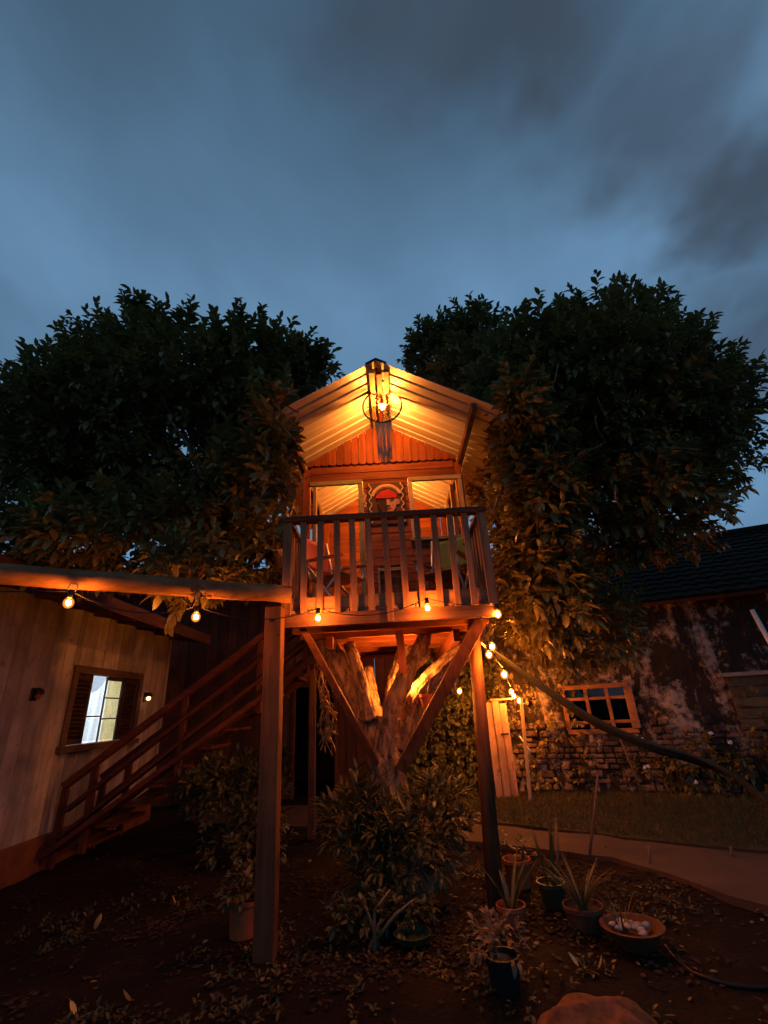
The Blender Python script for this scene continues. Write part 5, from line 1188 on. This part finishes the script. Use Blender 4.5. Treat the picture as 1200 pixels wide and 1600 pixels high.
# ------------------------------------------------------------------ hammock
def build_hammock():
    path = spline([P(772, 1016, 4.6), P(800, 1036, 4.58), P(860, 1080, 4.52), P(930, 1124, 4.45), P(1010, 1160, 4.36), P(1090, 1184, 4.26), P(1150, 1212, 4.16), P(1200, 1252, 4.08), P(1245, 1300, 4.0)], 7)
    r = thing('hammock', 'grey-green cloth hammock sagging from the round post towards the right', 'hammock', path[0])
    vs, fs = [], []; m = len(path); n = 11
    for i, p in enumerate(path):
        t = i / (m - 1); w = 0.020 + 0.088 * max(0, math.sin(PI * min(1, t * 1.02))) ** 0.8; dd = (path[min(i + 1, m - 1)] - path[max(i - 1, 0)]).normalized(); up = Vector((0, 0, 1)); s = dd.cross(up).normalized(); up = s.cross(dd)
        for k_ in (0, 1):
            for j in range(n):
                a = PI * (1.12 + 0.76 * j / (n - 1)) ; rr = w * (1 - 0.08 * k_) * (1 + 0.16 * math.cos(j * 2.9 + 0.6) + 0.3 * noise.noise(Vector((t * 5, j * 1.3, 0))))
                vs.append(p + s * math.cos(a) * rr * 0.62 + up * (math.sin(a) * rr * 0.85 + w * 0.45))
    for i in range(m - 1):
        for j in range(n - 1):
            a = i * 2 * n + j; b = a + 2 * n; fs += [(a, a + 1, b + 1, b), (a + n, b + n, b + n + 1, a + n + 1)]
        for j in (0, n - 1): a = i * 2 * n + j; b = a + 2 * n; fs.append((a, b, b + n, a + n))
    q = MB(); q.add(vs, fs); q.build('cloth', M_['hamm'], r, smooth=True)
    tb('rope', M_['rope'], r, [path[0], path[0] + Vector((-0.07, 0, 0.03)), Vector((0.855, 4.55, 2.03))], 0.012, 8)
    tb('rope', M_['rope'], r, [path[-1], path[-1] + Vector((0.25, -0.1, -0.35)), Vector((path[-1].x + 0.45, path[-1].y - 0.2, 0.0))], 0.012, 8)
build_hammock()

# ------------------------------------------------------------------ string lights
def build_lights():
    B = [P(107, 942, 3.18), P(306, 964, 3.62), P(497, 966, 3.98), P(668, 950, 3.97), P(778, 960, 4.12), P(769, 1010, 4.42), P(764, 1023, 4.36), P(788, 1054, 5.9), P(799, 1081, 8.3), P(803, 1088, 8.8), P(811, 1095, 8.85), P(718, 1080, 8.6)]
    r = thing('string_lights', 'string of glowing warm bulbs along the beam and balcony edge to the wall', 'string lights', B[0])
    up = Vector((0, 0, 0.085))
    pts = []
    for i, b in enumerate(B):
        if i:
            a = B[i - 1] + up; c = b + up; s = 0.10 if i < 4 else 0.03
            for j in range(1, 8): t = j / 8; pts.append(a.lerp(c, t) - Vector((0, 0, s * 4 * t * (1 - t))))
        pts.append(b + up)
    pts = [P(-60, 925, 2.9)] + pts
    tb('cord', M_['black'], r, pts, 0.0042, 6)
    for i, b in enumerate(B):
        rad = 0.036 if b.y < 5 else 0.052
        m = MB(); m.ball(b, rad, 16, (1, 1, 1.12)); g = m.build('bulb', M_['globe'], r, smooth=True)
        m = MB(); m.ball(b, 0.0165 if b.y < 5 else 0.024, 10, (1, 1, 1.2)); m.build('filament', M_['bulb'], g, smooth=True)
        m = MB(); m.lathe([(0.001, 0.09), (0.016, 0.088), (0.018, rad * 0.95), (0.014, rad * 0.9)], b, 12); m.build('socket', M_['black'], g, smooth=True)
    q = B[0] + Vector((0, 0, 0.08)); rg = thing('cable_loop', 'small loop of cable hanging on the beam above the leftmost bulb', 'cable', q)
    tb('coil', M_['rope'], rg, [q + Vector((0.035 * math.cos(a), 0.01, 0.03 + 0.035 * math.sin(a))) for a in np.linspace(-1.5, 4.9, 20)], 0.005, 6)
build_lights()
hk = thing('metal_hook', 'small pale metal hook fixed to the stairs beside the square post', 'hook', P(413, 1108, 6.36)); p = P(413, 1108, 6.36)
bx('plate', M_['white'], hk, p + Vector((-0.02, -0.01, 0.0)), p + Vector((0.02, 0.0, 0.05)), 0.003)
tb('ring', M_['steel'], hk, [p + Vector((0.03 * math.cos(a), -0.015, -0.03 + 0.03 * math.sin(a))) for a in np.linspace(1.6, 6.2, 14)], 0.006, 6)
